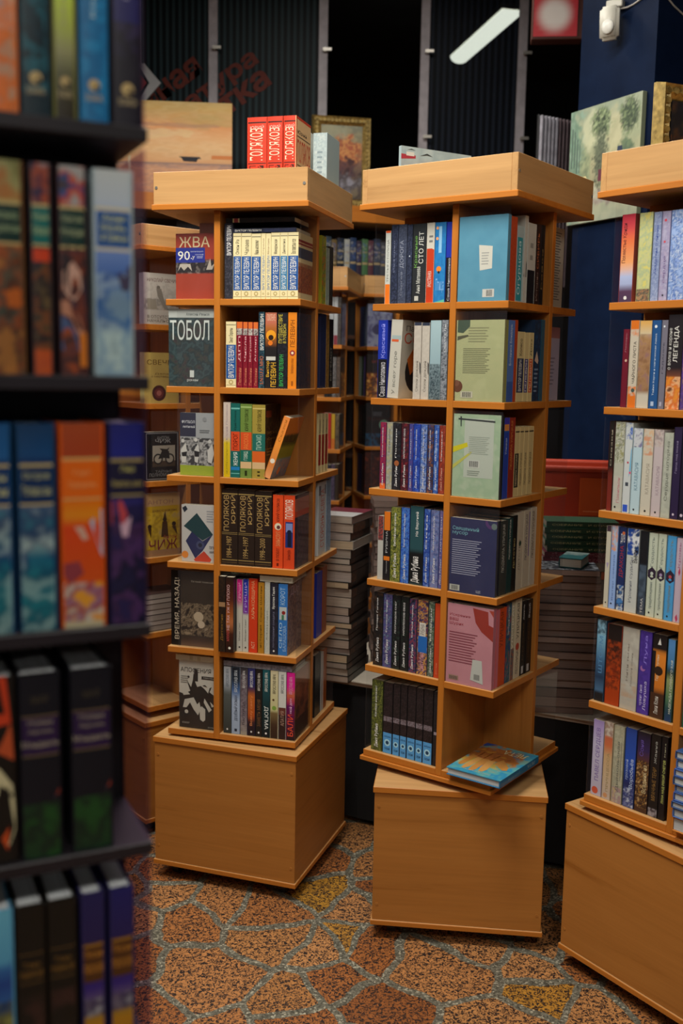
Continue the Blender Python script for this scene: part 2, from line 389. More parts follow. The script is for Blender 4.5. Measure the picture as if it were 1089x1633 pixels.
def newbook(name, T, D, H, des, hard, matrix, label, group, pagecol='a8a08e'):
    r = empty('hardcover_book' if hard else 'paperback_book')
    book_parts(T, D, H, des, hard, r, pagecol)
    r.matrix_world = matrix
    tag(r, label, 'book', group)
    return r
ROWS = [
 ('A','f',1,100,[
  (1730, 1971, 2041, 'charcoal book with white vertical lettering|25262f|n .02 .6 60 .6 4a4a55 2a2a30 1c1c24;t .58 .97 .25 .8 u cfcfcf ВИКТОР ПЕЛЕВИН', {}),
  (1982, 2215, 1775, 'cream paperback with blue title panel|c8bd93|b .13 .65 1b4784;t .15 .63 .22 .8 u cfd2c8 ВИКТОР ПЕЛЕВИН;t .68 .9 .3 .75 u 3c3a30 Омон Ра;b .945 .955 3a3830;o .5 .08 .22 9a8a58;o .5 .08 .12 c8bd93;b .03 .037 3a3830', {}),
  (2226, 2513, 1769, 'cream paperback with blue title panel|c8bd93|b .13 .65 1b4784;t .15 .63 .22 .8 u cfd2c8 ВИКТОР ПЕЛЕВИН;t .68 .9 .3 .75 u 3c3a30 Чапаев;b .945 .955 3a3830;o .5 .08 .22 9a8a58;o .5 .08 .12 c8bd93;b .03 .037 3a3830', {}),
  (2521, 2795, 1753, 'cream paperback with blue title panel|c8bd93|b .13 .65 1b4784;t .15 .63 .22 .8 u cfd2c8 ВИКТОР ПЕЛЕВИН;t .68 .9 .3 .75 u 3c3a30 Жизнь насекомых;b .945 .955 3a3830;o .5 .08 .22 9a8a58;o .5 .08 .12 c8bd93;b .03 .037 3a3830', {}),
  (2803, 2928, 1755, 'narrow cream paperback with blue lettering|c8bd93|t .14 .66 .25 .8 u 2a5a90 ВИКТОР ПЕЛЕВИН;t .68 .92 .3 .75 u 8a7050 Стрела;o .5 .08 .22 9a8a58;o .5 .08 .12 c8bd93;b .03 .037 3a3830', {}),
  (2936, 3083, 1752, 'narrow cream paperback with blue lettering|c8bd93|t .14 .66 .25 .8 u 2a5a90 ВИКТОР ПЕЛЕВИН;t .68 .92 .3 .75 u 8a7050 Жёлтая стрела;o .5 .08 .22 9a8a58;o .5 .08 .12 c8bd93;b .03 .037 3a3830', {}),
  (3090, 3344, 1768, 'cream paperback with blue title panel|c8bd93|b .13 .65 1b4784;t .15 .63 .22 .8 u cfd2c8 ВИКТОР ПЕЛЕВИН;t .68 .9 .3 .75 u 3c3a30 Македонская;b .945 .955 3a3830;o .5 .08 .22 9a8a58;o .5 .08 .12 c8bd93;b .03 .037 3a3830', {}),
  (3351, 3563, 1769, 'cream paperback with teal-blue title panel|c8bd93|b .13 .65 2f6a92;t .15 .63 .22 .8 u cfd2c8 ВИКТОР ПЕЛЕВИН;t .68 .9 .3 .75 u 3c3a30 Диалектика;b .945 .955 3a3830;o .5 .08 .22 9a8a58;o .5 .08 .12 c8bd93;b .03 .037 3a3830', {}),
  (3570, 3875, 1770, 'cream paperback with blue title panel|c8bd93|b .13 .65 1b4784;t .15 .63 .22 .8 u cfd2c8 ВИКТОР ПЕЛЕВИН;t .68 .9 .3 .75 u 3c3a30 Все повести и эссе;b .945 .955 3a3830;o .5 .08 .22 9a8a58;o .5 .08 .12 c8bd93;b .03 .037 3a3830||c9b98c|b .86 .9 8a2a20;b .82 .85 8a2a20;b .62 .78 3d3f52;b .1 .5 8a4628;n .1 .55 18 .8 a85a28 5a2a22 b06a38 7a2020;b .05 .1 c9b98c', {}),
  (1976, 3807, 114, 'navy book lying across the cream paperbacks|1d2233|t .55 .97 .25 .75 d c8c8c0 ВИКТОР ПЕЛЕВИН;n .02 .5 40 .5 262b44 31375a', {'k': 'l', 'z': 0.1855}),
  (1763, 3751, 127, 'black book lying topmost with a cream tag|191717|b .8 .9 a89a70;b .82 .88 7a3030;n .05 .7 30 .3 3a2420 191717', {'k': 'l', 'z': 0.1995}),
 ]),
 ('A','f',2,100,[
  (1774, 2078, 1817, 'cream paperback with blue title panel|c8bd93|b .13 .65 1b4784;t .15 .63 .22 .8 u cfd2c8 ВИКТОР ПЕЛЕВИН;t .68 .9 .3 .75 u 3c3a30 Закат Европы;b .945 .955 3a3830;o .5 .08 .22 9a8a58;o .5 .08 .12 c8bd93;b .03 .037 3a3830', {}),
  (2090, 2268, 1812, 'crimson paperback with orange head and picture|6e0d22|b .9 1 c0602a;b .8 .9 8a8580;n .8 .9 60 .9 2a2428 b0a8a0 50464a;t .4 .78 .3 .7 u c8a0a0 ДПП;n .02 .7 90 .35 8a2a30 5a0a1a;t .04 .3 .3 .8 u b06a50 Пелевин', {}),
  (2279, 2419, 1808, 'crimson paperback with orange head and picture|6e0d22|b .9 1 c0602a;b .8 .9 8a8580;n .8 .9 60 .9 2a2428 b0a8a0 50464a;t .4 .78 .3 .7 u c8a0a0 Числа;n .02 .7 90 .35 8a2a30 5a0a1a;t .04 .3 .3 .8 u b06a50 Пелевин', {}),
  (2430, 2569, 1804, 'crimson paperback with orange head and picture|6e0d22|b .9 1 c0602a;b .8 .9 8a8580;n .8 .9 60 .9 2a2428 b0a8a0 50464a;t .4 .78 .3 .7 u c8a0a0 Бегущая;n .02 .7 90 .35 8a2a30 5a0a1a;t .04 .3 .3 .8 u b06a50 Пелевин', {}),
  (2581, 2727, 1801, 'crimson paperback with orange head and picture|6e0d22|b .9 1 c0602a;b .8 .9 8a8580;n .8 .9 60 .9 2a2428 b0a8a0 50464a;t .4 .78 .3 .7 u c8a0a0 Ампир;n .02 .7 90 .35 8a2a30 5a0a1a;t .04 .3 .3 .8 u b06a50 Пелевин', {}),
  (2742, 2918, 2086, 'teal and black book with white vertical lettering|1c2c35|n 0 1 40 .7 20506a 1a2026 335a66;t .5 .97 .25 .85 u d0d0c8 ВИКТОР ПЕЛЕВИН;t .05 .42 .2 .8 u b0603a S.N.U.F.F. МНО', {}),
  (2933, 3275, 2068, 'dark book with an orange sunflower and yellow name|1d1a1c|b .87 1 b05848;t .89 .98 .15 .85 h d8a890 ПОКОЛЕНИЕ;g .54 1d1a1c .6 70401c .8 9a5a28 .87 a8604a;o .5 .7 .42 d08a20;o .5 .67 .22 2a1810;o .45 .6 .2 c86a20;r .1 .9 .37 .42 b0b0a8;t .15 .36 .1 .42 u d0a030 Виктор;t .02 .34 .5 .95 u d0a030 ПЕЛЕВИН', {}),
  (3290, 3590, 2064, 'black book with yellow-green and green lettering|18181c|n 0 1 40 .4 2a2a38 101014;t .6 .98 .1 .48 u b8a840 ПУТЕШЕСТВИЕ;t .6 .85 .55 .85 u b8a840 В ЭЛЕВСИН;t .03 .45 .2 .6 u 3aa050 ВИКТОР ПЕЛЕВИН', {}),
  (3601, 3858, 2070, 'bright orange book with brown lettering|c8741a|t .55 .9 .25 .75 u 6a3810 ПЕЛЕВИН;o .5 .47 .3 8a3030;o .5 .47 .14 d0c0a0;t .2 .4 .3 .7 u a05a18 Непобедимое солнце;r .4 .6 .04 .1 8a4a10||20222c|n 0 1 20 .8 2a3350 1a1a22 3a3a4a 502a28', {}),
 ]),
 ('A','f',3,100,[
  (1703, 1915, 2117, 'pale pink and yellow paperback spine|a89c90|g 0 b0960c .48 b8a020 .52 a89a90 1 b0a69c;t .5 .97 .35 .65 u 8a7a80 Юрий Поляков;t .05 .48 .35 .65 u 8a7a18 избранное', {}),
  (1926, 2203, 2093, 'teal hardcover with red label|14544e|b .92 .94 60a098;b .36 .62 b8401e;t .38 .6 .25 .75 u 5a1408 ПОРОГ;t .16 .34 .3 .75 u c8d0c8 ЖЕНИЯ;t .64 .9 .35 .65 u 0c302c Юрий Поляков;b .05 .06 60a098;b .1 .145 1a6aa0', {}),
  (2214, 2558, 2081, 'green hardcover with red and teal labels|5c7434|b .95 .965 90a868;b .38 .62 b8461e;b .22 .38 16584a;b .13 .22 b89a70;t .64 .93 .3 .7 u 20280c ЮРИЙ ПОЛЯКОВ;t .4 .6 .3 .7 u d07838 РАССКАЗ;t .24 .36 .3 .7 u b0c0b0 ГОВЯД;t .03 .1 .4 .6 u 20280c I', {}),
  (2569, 2964, 2069, 'olive hardcover with teal and orange labels|8a7a34|b .94 .955 b0a060;b .37 .61 1e5a50;b .22 .37 b8541e;b .13 .22 b89a70;t .64 .93 .3 .7 u 2a280c ЮРИЙ ПОЛЯКОВ;t .39 .59 .3 .7 u 90b0a0 ПИСЬМО;t .03 .1 .4 .6 u 2a280c II||1e1612|n 0 1 12 .7 2a2018 1a1410 4a3820 241a14;r .05 .4 .83 .92 6a301c;t .6 .64 .1 .9 h 6a5430 ПИСЬМО;t .52 .56 .1 .9 h 6a5430 ЮРИЙ;l 3 .1 .9 .3 .42 5a4420', {}),
  (2907, 3103, 1820, 'orange picture book leaning against the clear pane|c07830|g 0 c88a58 .2 b87038 .55 d08030 1 c87838;o .5 .28 .35 c8c0b0;t .6 .95 .3 .7 u a06020 Сказки||c07028|g 0 4a6a80 .3 5a7a90 .34 6a7428 .5 7a8028 .56 3a4a1c .7 3a3a24 .74 c07028 1 c87830;n 0 .3 10 .5 3a5a80 9a5a40 5a80a0;p 2a2a20 .1 .6 .25 .72 .4 .6 .5 .74 .7 .58 .9 .7 .9 .6;o .4 .12 .1 a86040', {'lean': 19}),
 ]),
 ('A','f',4,100,[
  (1655, 2148, 2186, 'dark brown leather-look hardcover with gilt lettering|241a15|b .93 .945 8a7444;b .425 .43 8a7444;b .405 .41 8a7444;b .06 .07 8a7444;b .03 .034 6a5430;t .45 .92 .12 .45 u 94794a ПОЛЯКОВ;t .55 .92 .52 .85 u 94794a ЮРИЙ;t .1 .38 .3 .62 u 94794a 1984–1987', {}),
  (2160, 2655, 2184, 'dark brown leather-look hardcover with gilt lettering|241a15|b .93 .945 8a7444;b .425 .43 8a7444;b .405 .41 8a7444;b .06 .07 8a7444;b .03 .034 6a5430;t .45 .92 .12 .45 u 94794a ПОЛЯКОВ;t .55 .92 .52 .85 u 94794a ЮРИЙ;t .1 .38 .3 .62 u 94794a 1994–1997', {}),
  (2667, 3170, 2164, 'dark brown leather-look hardcover with gilt lettering|241a15|b .93 .945 8a7444;b .425 .43 8a7444;b .405 .41 8a7444;b .06 .07 8a7444;b .03 .034 6a5430;t .45 .92 .12 .45 u 94794a ПОЛЯКОВ;t .55 .92 .52 .85 u 94794a ЮРИЙ;t .1 .38 .3 .62 u 94794a 1998–2000', {}),
  (3204, 3510, 2089, 'orange-red book with black lettering and round emblem|c0401a|t .64 .95 .3 .65 u 401008 ЮРИЙ ПОЛЯКОВ;o .5 .57 .33 c8bca0;o .55 .56 .18 5a3030;t .3 .5 .3 .75 u d08858 ЗАМЫСЛИЛ;t .1 .28 .35 .65 u 702010 Я ПОБЕГ;r .4 .6 .03 .07 601808', {}),
  (3529, 3863, 2089, 'orange-red book with white name and blue picture|b83c1a|t .68 .94 .12 .82 u cfc4b4 ПОЛЯКОВ;r .15 .82 .29 .64 1e2c66;r .2 .78 .5 .62 6878a8;o .5 .5 .2 10162e;r .35 .68 .3 .5 10162e;t .12 .26 .3 .7 u 702010 Гипсовый трубач||2a1c20|b .78 .95 9a5a48;b .7 .78 a83a1c;n 0 .7 14 .8 222436 1a1820 3a3850 4a2a28', {}),
 ]),
 ('A','f',5,100,[
  (1655, 1862, 2219, 'black paperback with a gold spine line|1c1614|n 0 1 40 .5 3a2614 141010;b .6 .66 8a6a4a;t .15 .5 .3 .7 u 7a5a20 Детектив', {'inset': -0.012}),
  (1874, 2113, 2208, 'black book with orange glow and pale lettering|1d1413|g 0 20120e .25 3a1a10 .4 a06038 .5 8a4a20 .7 4a2014 1 201410;t .3 .9 .15 .5 u c8a0a0 НЕ ТАК УЖ И ПЛОХО;t .15 .3 .15 .45 u c05050 ХЛОПОТ;o .5 .06 .16 d0ccc0', {'inset': -0.012}),
  (2125, 2300, 2122, 'pink to white paperback spine|aaa79c|g 0 a8a69c .6 a8a498 .7 a04a70 .85 b01c70 1 b01c70;t .7 .95 .3 .7 u d08ab0 ГРИШИ;t .15 .4 .35 .65 u 50504c Мария Свет;o .5 .06 .14 1a1a1a', {}),
  (2311, 2489, 2141, 'blue and purple to white paperback spine|aaa79c|g 0 a8a69c .5 a8a69c .53 6a2a80 .75 50208a .8 1c2c8a 1 1c2c8a;t .55 .95 .3 .7 u a090c8 ГРИШИ;t .15 .45 .35 .65 u 50504c Мария Свет;o .5 .06 .14 1a1a1a', {}),
  (2500, 2756, 2177, 'red book with cream lettering|b83418|t .45 .97 .3 .75 u c89068 ХАРЬКОВЩИНА;t .05 .15 .3 .7 u d0a080 АСТ', {}),
  (2782, 2962, 2078, 'ochre yellow book with brown lettering|9a6c1c|t .45 .95 .3 .7 u 4a300c Серж Шамин;t .08 .4 .3 .7 u 5a3c10 история', {}),
  (2981, 3137, 2111, 'pale grey paperback spine|a2a49a|n 0 1 60 .3 8a9088 b8b8ae;t .2 .6 .35 .65 u 70746c Мария', {}),
  (3149, 3379, 2085, 'dark navy book with white lettering|1e1f2a|n 0 1 50 .5 2a2c3c 14141a;t .64 .95 .25 .65 u c8c8c4 Ярослав Гашек;t .1 .6 .35 .6 u 6a6a80 похождения солдата;o .5 .05 .12 c0c0c0', {}),
  (3395, 3675, 2078, 'bright blue book with white lettering and small picture|2a64a4|r .1 .88 .5 .68 a0a8a8;o .55 .6 .2 7a2420;r .35 .6 .5 .57 3a6a50;t .71 .95 .2 .7 u 90b0d0 КОРОТ;t .1 .46 .1 .4 u a0bcd8 СЕЛО;t .06 .42 .5 .85 u 88a8cc БАЛАШОВА||5a4a56|n 0 1 14 .7 6a5a60 3a3440 8a7468 50404a;t .8 .95 .2 .8 h a090a0 ДОН', {}),
  (1591, 2802, 148, 'black book lying flat on the row|1a1819|o .8 .5 .2 c8c8c0;t .2 .7 .3 .7 d 90b0a0 НЕЗАКОННЫЕ ДЕЛА', {'k': 'l', 'z': 0.2168}),
  (2826, 3811, 168, 'white book lying flat on the row|b4b0a0|t .05 .3 .3 .7 d 80806c проза', {'k': 'l', 'z': 0.2169}),
 ]),
 ('A','f',6,100,[
  (1726, 1958, 2010, 'white to dark grey paperback spine|4a4e4c|g 0 2a2e2c .6 4a504e .75 8a929a 1 a0a6ac;t .7 .97 .3 .7 u 5a6470 ЯРОСЛАВ ЯРА;o .5 .06 .12 c0c0c0', {}),
  (1978, 2236, 2006, 'blue-white paperback with dark lettering|6a7c94|g 0 8494aa .5 93a2b8 .65 3a5a8a .8 182634 1 141c26;t .63 .96 .3 .7 u b0b8c0 ЯРОСЛАВ ЯРА;t .2 .58 .25 .75 u 1e2638 ДЕШЁВЫЙ РОМАН;r .35 .65 .04 .08 1e2638', {}),
  (2252, 2461, 2016, 'grey-brown paperback with white script|6a6060|g 0 8a8478 .3 6a6068 .7 50464c 1 2c2a30;n .05 .9 40 .4 847c84 4a4048;t .7 .96 .3 .7 u c0c0c0 ЯРОСЛАВ ЯРА;t .15 .5 .3 .7 u 3a3438 ПАПУИДА', {}),
  (2477, 2705, 2025, 'navy and orange paperback with a script title|1c2040|g 0 16121c .2 2a1a20 .3 a04818 .6 a85a20 .68 4a2c3c .75 22285a 1 2a2c5c;t .72 .96 .3 .7 u d0d0d0 ЯРОСЛАВ ЯРА;t .15 .6 .3 .7 u d08050 Всему свету;o .5 .06 .12 c0c0c0', {}),
  (2721, 2921, 2026, 'black paperback with brown lettering|1b1817|t .68 .94 .3 .7 u c8c4b8 ЯРОСЛАВ ЯРА;t .15 .55 .25 .75 u 6a4a30 ЗАМЕТЬ МЕНЯ;o .5 .06 .14 d0d0d0', {}),
  (2933, 3159, 2027, 'dark teal paperback with large white title|123438|g 0 0c1418 .45 102c30 1 155058;t .68 .96 .3 .7 u c8c8c0 ЯРОСЛАВ ЯРА;t .12 .46 .2 .8 d c8d0cc ДОГМА;o .5 .06 .14 d0d0d0', {}),
  (3175, 3408, 2022, 'cream to brown paperback with a small tree|b0a888|g 0 2a1c16 .2 3a281c .38 6a5838 .42 b0ac7c 1 bcb494;o .5 .45 .28 70903c;o .4 .57 .14 4a3018;t .66 .95 .3 .7 u 3a3428 ЯРОСЛАВ ЯРА', {}),
  (3424, 3652, 2017, 'white paperback with a brown lower half|b8bab4|b 0 .47 2a1a18;b .36 .47 5a3028;t .2 .42 .3 .75 u a08070 АПАТИЯ;t .68 .96 .3 .7 u 505458 ЯРОСЛАВ ЯРА', {}),
  (3668, 3922, 2013, 'magenta to black paperback with a red title|7a1450|g 0 141014 .1 3a1420 .4 5a0c3c .5 500c50 .56 9a2a4a .68 b05a38 .78 c01c80 1 c01880;t .06 .38 .15 .8 u d04a30 БАЛИ;t .4 .62 .3 .7 u d0a0c0 мой дом;t .68 .94 .3 .7 u e090b0 ЯРОСЛАВ ЯРА||6a3020|g 0 2a1814 .4 4a2418 .55 8a4424 .75 a05a30 1 7a3a28;n .3 .8 8 .5 3a1c18 a8603a', {}),
  (1722, 3820, 150, 'grey book lying flat along the spines|6a6870|n 0 1 30 .6 8a8890 4a4850', {'k': 'l', 'z': 0.2126}),
 ]),
 ('A','f',1,240,[
  (179, 1406, 1815, 'red paperback with big cream letters and a blue block|8a2c20||8c3020|b 0 .41 8c3422;b .41 .58 1e1a1c;n .4 .6 14 .8 2a2628 18161a 6a6460;p a09a90 .05 .43 .12 .5 .2 .44 .3 .5 .4 .43 .36 .54 .1 .54;p 9a948a .75 .45 .85 .62 .88 .5 .97 .56 .9 .45;r 0 .72 .56 .785 1c2a7c;t .60 .735 .05 .35 h d0cfc4 90;t .60 .66 .37 .47 h d0cfc4 -х;t .71 .735 .36 .68 h 9aa0c0 заметки прошлого;t .67 .695 .48 .68 h 9aa0c0 поколений;l 2 .52 .68 .62 .66 9aa0c0;t .79 .95 .08 .84 h c4b28c ЖВА', {'k': 'c', 'T': 0.022, 'd': 0.126}),
 ]),
 ('A','f',2,60,[
  (29, 1440, 2157, 'dark green hardcover with an ornate white title|2a3436||2c3a3c|n 0 .88 7 .7 2a3438 38484a 232c30 3a3a34 3a2a30;b .89 1 9aa09c;t .915 .955 .38 .88 h 3a4444 Алексей Иванов;t .60 .86 .03 .88 h b4bcb8 ТОБОЛ;t .12 .21 .46 .55 h b4bcb8 I;t .06 .095 .4 .64 h b4bcb8 роман', {'k': 'c', 'T': 0.022, 'd': 0.132, 'hard': 1}),
 ]),
 ('A','f',3,120,[
  (341, 1426, 1786, 'black-and-white sports photo cover with lime base|8a8a86||5c5c60|b 0 .16 86962a;b .16 1 8c9092;r 0 .45 .62 1 2a2c3c;t .83 .88 .05 .42 h c0c4c8 ФУТБОЛ;t .76 .8 .08 .42 h c0c4c8 любимый;n .16 .6 13 .95 28282a 1e1e20 9a9a98 6a6a6a 3a3a3a;o .08 .55 .05 b0b0ac;o .45 .57 .05 b4b4b0;o .85 .55 .05 b0b0ac;p b4b4ae .02 .4 .16 .52 .2 .38 .16 .2 .05 .2;p b0b0ac .4 .4 .52 .52 .56 .36 .5 .2 .42 .22;p b0b0ac .78 .4 .92 .52 .97 .36 .9 .2 .8 .22;p 1c1c1e .04 .36 .2 .38 .18 .3 .06 .3;p 1c1c1e .4 .4 .56 .38 .54 .3 .42 .3;o .7 .9 .06 7a7e80;l 2 .56 .86 .68 .74 5a5e60', {'k': 'c', 'T': 0.022, 'd': 0.107}),
 ]),
 ('A','f',4,120,[
  (382, 1439, 1665, 'white paperback with a blue-green zigzag shape|a8a6a2||b0aeaa|p 16363a .45 .86 .92 .5 .62 .38 .3 .52 .06 .62;p 22264c .3 .53 .62 .37 .92 .5 .62 .2 .4 .06 .12 .36;n 0 0 1 0 000;p b03a22 .36 .04 .66 .2 .88 .06 .84 .01 .4 .01;p 15202e .02 .94 .12 .98 .18 .92 .08 .86;o .1 .12 .1 c87a30;l 5 .74 .96 .7 .92 8a8c90;t .24 .29 .82 .97 h 404048 пять;t .17 .22 .82 .97 h 404048 жизней;o .55 .3 .12 3a4060;o .55 .3 .06 1c2034', {'k': 'c', 'T': 0.022, 'd': 0.105}),
 ]),
 ('A','f',5,120,[
  (39, 1440, 2243, 'black cover with an old crowd engraving and vertical title|121110||2c241c|n 0 1 9 .85 2c241c 3a3026 1e1813 4a3c2e;n .15 .6 13 .9 16110e 2a221a 7a6a54 3c3024 8a7a62;g 0 5a4434 .08 3c2c22 .14 2c241c;n .15 .58 13 .85 16110e 2a221a 7a6a54 3c3024 8a7a62;o .62 .4 .11 a89880;o .68 .3 .08 b0a08a;r 0 .22 0 1 0e0d0d;t .08 .9 .08 .2 u a89c88 ВРЕМЯ, НАЗАД!;t .85 .88 .46 .95 h 8a8478 Евгений Новицкий', {'k': 'c', 'T': 0.022, 'd': 0.13}),
 ]),
 ('A','f',6,120,[
  (287, 1440, 2059, 'black and white ink-drawing cover with serif title|b0aea2||b4b2a8|n 0 0 1 0 000;p 141413 0 .52 .12 .5 .3 .55 .38 .72 .4 .84 .42 .72 .5 .62 .6 .64 .7 .6 .8 .54 .84 .62 .9 .64 .84 .56 1 .5 1 0 0 0;p 141413 .38 .7 .42 .84 .47 .9 .52 .84 .52 .7;p 141413 .2 .72 .34 .6 .3 .56;p b4b2a8 .05 .56 .2 .56 .3 .5 .12 .48;p b4b2a8 .15 .42 .4 .46 .5 .36 .56 .4 .6 .3 .52 .2 .4 .28 .3 .38 .2 .3 .1 .3;p b4b2a8 .56 .3 .62 .34 .72 .3 .72 .14 .66 .11 .58 .14;p b4b2a8 .7 .46 .9 .3 .82 .26 .68 .4;p b4b2a8 .85 .42 .97 .36 .9 .34;o .2 .24 .05 b4b2a8;t .83 .9 .04 .88 h 2a2a28 АПОФЕНИЯ;r .62 1 .74 .785 1c1c1b;t .75 .775 .66 .98 h a0a098 Александр;l 4 .04 .28 .66 .78 7a7a74;o .26 .76 .03 1c1c1b;p 1c1c1b .64 .65 .72 .66 .78 .63 .7 .64;l 2 .08 .3 .06 .09 8a8a84;t .02 .045 .8 .97 h 8a8a84 роман', {'k': 'c', 'T': 0.022, 'd': 0.112}),
  (196, 1430, 171, 'cream book lying on top of the ink-drawing cover|b4a688|l 2 .1 .9 .3 .7 a0906c', {'k': 'l', 'z': 0.2132}),
 ]),
 ('A','r',1,100,[
  (2287, 2696, 1960, 'yellow and green spine|8a8a20|n 0 1 20 .8 b0981c 3a7a30 b86020', {}),
  (2736, 3051, 1673, 'pale green spine |8a9a90|n 0 1 30 .4 a0b0a8 6a7a70', {}),
  (3092, 3454, 1740, 'dark spine|2a2420|n 0 1 30 .6 4a4034 1a1818', {}),
 ]),
 ('A','r',2,100,[
  (2273, 2830, 2164, 'plain navy book|1e2444|', {}),
  (2870, 3150, 2157, 'ochre speckled spine|7a5a2a|n 0 1 40 .7 a07a30 2a2018', {}),
  (3191, 3600, 2051, 'black spine|1a1716|t .1 .6 .3 .7 u 8a8a80 БЕГЕМОТ', {}),
 ]),
 ('A','r',3,100,[
  (2202, 2500, 1763, 'cream and red slim paperback|b8ac80|b .13 .65 8a2a1c;t .68 .9 .3 .7 u 4a4030 Рассказы', {}),
  (2537, 2841, 1751, 'cream and red slim paperback|b8ac80|b .13 .65 8a2a1c;t .68 .9 .3 .7 u 4a4030 Повести', {}),
  (2880, 3190, 1750, 'cream and red slim paperback|b8ac80|b .13 .65 8a2a1c;t .68 .9 .3 .7 u 4a4030 Письма', {}),
 ]),
 ('A','r',4,100,[
  (2329, 3106, 2231, 'white book with red vertical title|a8aeb0|r .3 .8 .03 .95 a8aeb0;t .1 .9 .3 .75 u a03a20 СТОРОНЫ СВЕТА;b .82 .95 5a5e68', {}),
  (3155, 3615, 2233, 'pale blue book|6a86a0|n 0 1 30 .4 8aa0b4 4a6a88', {}),
 ]),
 ('A','r',5,100,[
  (2252, 2800, 2010, 'cobalt blue book|1c2c8a|', {}),
  (2847, 3304, 2086, 'orange-brown board-bound book|7a3e18|', {}),
 ]),
 ('A','r',6,100,[
  (2193, 2772, 1960, 'black spine|17191c|n 0 1 40 .5 2a3038 101214', {}),
  (2822, 3085, 1885, 'white slim spine|a0a0a0|', {}),
  (3124, 3420, 1917, 'orange spine|8a4a1c|', {}),
 ]),
 ('B','f',1,100,[
  (299, 459, 1872, 'white book with orange foot and grey title|a8aca6|b 0 .27 c8661c;b .97 1 b8481c;t .3 .88 .3 .7 u 60645f ТРЕТЬЯ СТОЛИЦА', {}),
  (480, 686, 2011, 'blue-black book with grey photo spine|1e2434|n 0 1 50 .6 2a3048 1c2030 3c4460 14161e;t .4 .8 .3 .6 u 5a6078 Инферно', {}),
  (696, 953, 2006, 'slate blue-grey photo spine|343a4c|n 0 1 50 .6 3c4458 2a3042 50586c;t .45 .8 .2 .7 u 7a8090 ДОРОГА;t .1 .4 .3 .6 u 6a7080 Сергей', {}),
  (964, 1126, 1989, 'navy speckled spine with a small white star|1e2432|n 0 1 50 .6 2a3048 1c2030 3c4460 14161e;o .5 .6 .12 a0a8b0', {}),
  (1140, 1538, 1988, 'charcoal book with green and white vertical titles|222528|t .45 .85 .12 .4 u 5a8a40 Красные;t .5 .9 .45 .8 u b8bab4 СТО ЛЕТ;t .12 .46 .3 .6 u b4b6b0 Анна Матвеева;r .2 .5 .03 .09 a0a29c', {}),
  (1555, 1785, 1991, 'white and red angled-block spine|b0aea4|b 0 .68 a83418;p b0aea4 0 .72 1 .66 1 1 0 1;t .2 .4 .2 .7 u d0b8b0 ИНОСТРАНКА;l 2 .3 .8 .74 .86 6a6a68', {}),
  (1798, 2117, 1985, 'blue book with orange birds|1f6aa4|n 0 1 20 .4 2a78b0 1a5a94;o .4 .42 .22 c8762a;o .2 .8 .12 d09060;o .2 .93 .12 d09060;o .4 .38 .1 1a1a1c;r .35 .62 .62 .95 7aa8c8;t .12 .3 .15 .9 h 6a9ac8 Птица;p 4a9a8a 0 0 1 .04 1 0', {}),
  (2131, 2285, 1976, 'black and cobalt blue spine against the post|1c2c90|b 0 .56 141416;t .02 .55 .4 .8 u b0b0b4 Саша Николаенко', {}),
 ]),
 ('B','f',2,100,[
  (131, 426, 2043, 'black and cobalt blue book with script title|1a2c8c|b 0 .5 15151a;t .52 .95 .3 .8 u 7a80d8 Красивый;t .02 .46 .2 .8 u b0b0b4 Саша Николаенко', {}),
  (446, 800, 2045, 'white leaning book with black and orange cover|a8a69c|r .1 .9 .75 .8 8a9a9a;r .1 .7 .72 .75 b8502a;t .05 .6 .35 .7 u 6a6a64 У всех горе||b0aca0|t .86 .93 .15 .9 h 4a4640 Павел;t .7 .84 .1 .9 h b04a30 Сон;o .62 .34 .42 18161a;p b05a1c .25 .5 .5 .66 .6 .4 .4 .3', {'lean': 3}),
  (1247, 1473, 1969, 'cream-white twin spine with dark edges|a29c92|n 0 1 30 .3 a09c94 b8b4aa;b .96 1 2a3040;p 1c1e24 .8 .5 1 .45 1 .3 .85 .35;t .1 .5 .3 .7 u 6a645c Сезон дождей', {}),
  (1488, 1722, 1961, 'cream-white twin spine with dark edges|a29c92|n 0 1 30 .3 a09c94 b8b4aa;b .96 1 2a3040;p 1c1e24 .8 .5 1 .45 1 .3 .85 .35;t .1 .5 .3 .7 u 6a645c Сезон дождей', {}),
  (1741, 2061, 2014, 'pale blue spine with birch branches|7f979e|g 0 22303a .25 3a4a54 .45 8098a0 1 90a8ae;n 0 .45 40 .8 1a242c 6a7a80 2c3a40', {}),
  (2072, 2265, 2021, 'grey wintry spine against the post|5a6068|n 0 1 30 .7 3a4048 8a9098 22262c;t .6 .95 .4 .7 u b0b4b8 ОБИТЕЛЬ', {}),
 ]),
 ('B','f',3,100,[
  (268, 454, 1780, 'purple and red spine with an orange foot|5a1c3c|n 0 1 26 .85 6a2048 8a2438 4a1c50;t .48 .92 .28 .5 u c8c8c8 Русская канарейка;t .05 .38 .3 .66 u c4c4c4 Дина Рубина;b 0 .08 c05a28', {}),
  (475, 656, 1785, 'grey-white spine with gold flecks|8a8c84|n 0 1 30 .5 a0a29a 6a6c68 a0945a;t .55 .9 .3 .6 u 4a4a48 Бабий ветер', {}),
  (676, 926, 1779, 'black spine with a copper figure|1c1a1e|n 0 1 26 .85 222024 18161a 2a2c34;t .48 .92 .28 .5 u c8c8c8 Почерк;t .05 .38 .3 .66 u c4c4c4 Дина Рубина;o .5 .4 .3 8a5030', {}),
  (942, 1166, 1780, 'dark red spine with white title|4a1a24|n 0 1 26 .85 6a2028 2a1a20 3c1c28;t .48 .92 .28 .5 u c8c8c8 НАПОЛЕОНОВ ОБОЗ;t .05 .38 .3 .66 u c4c4c4 Дина Рубина', {}),
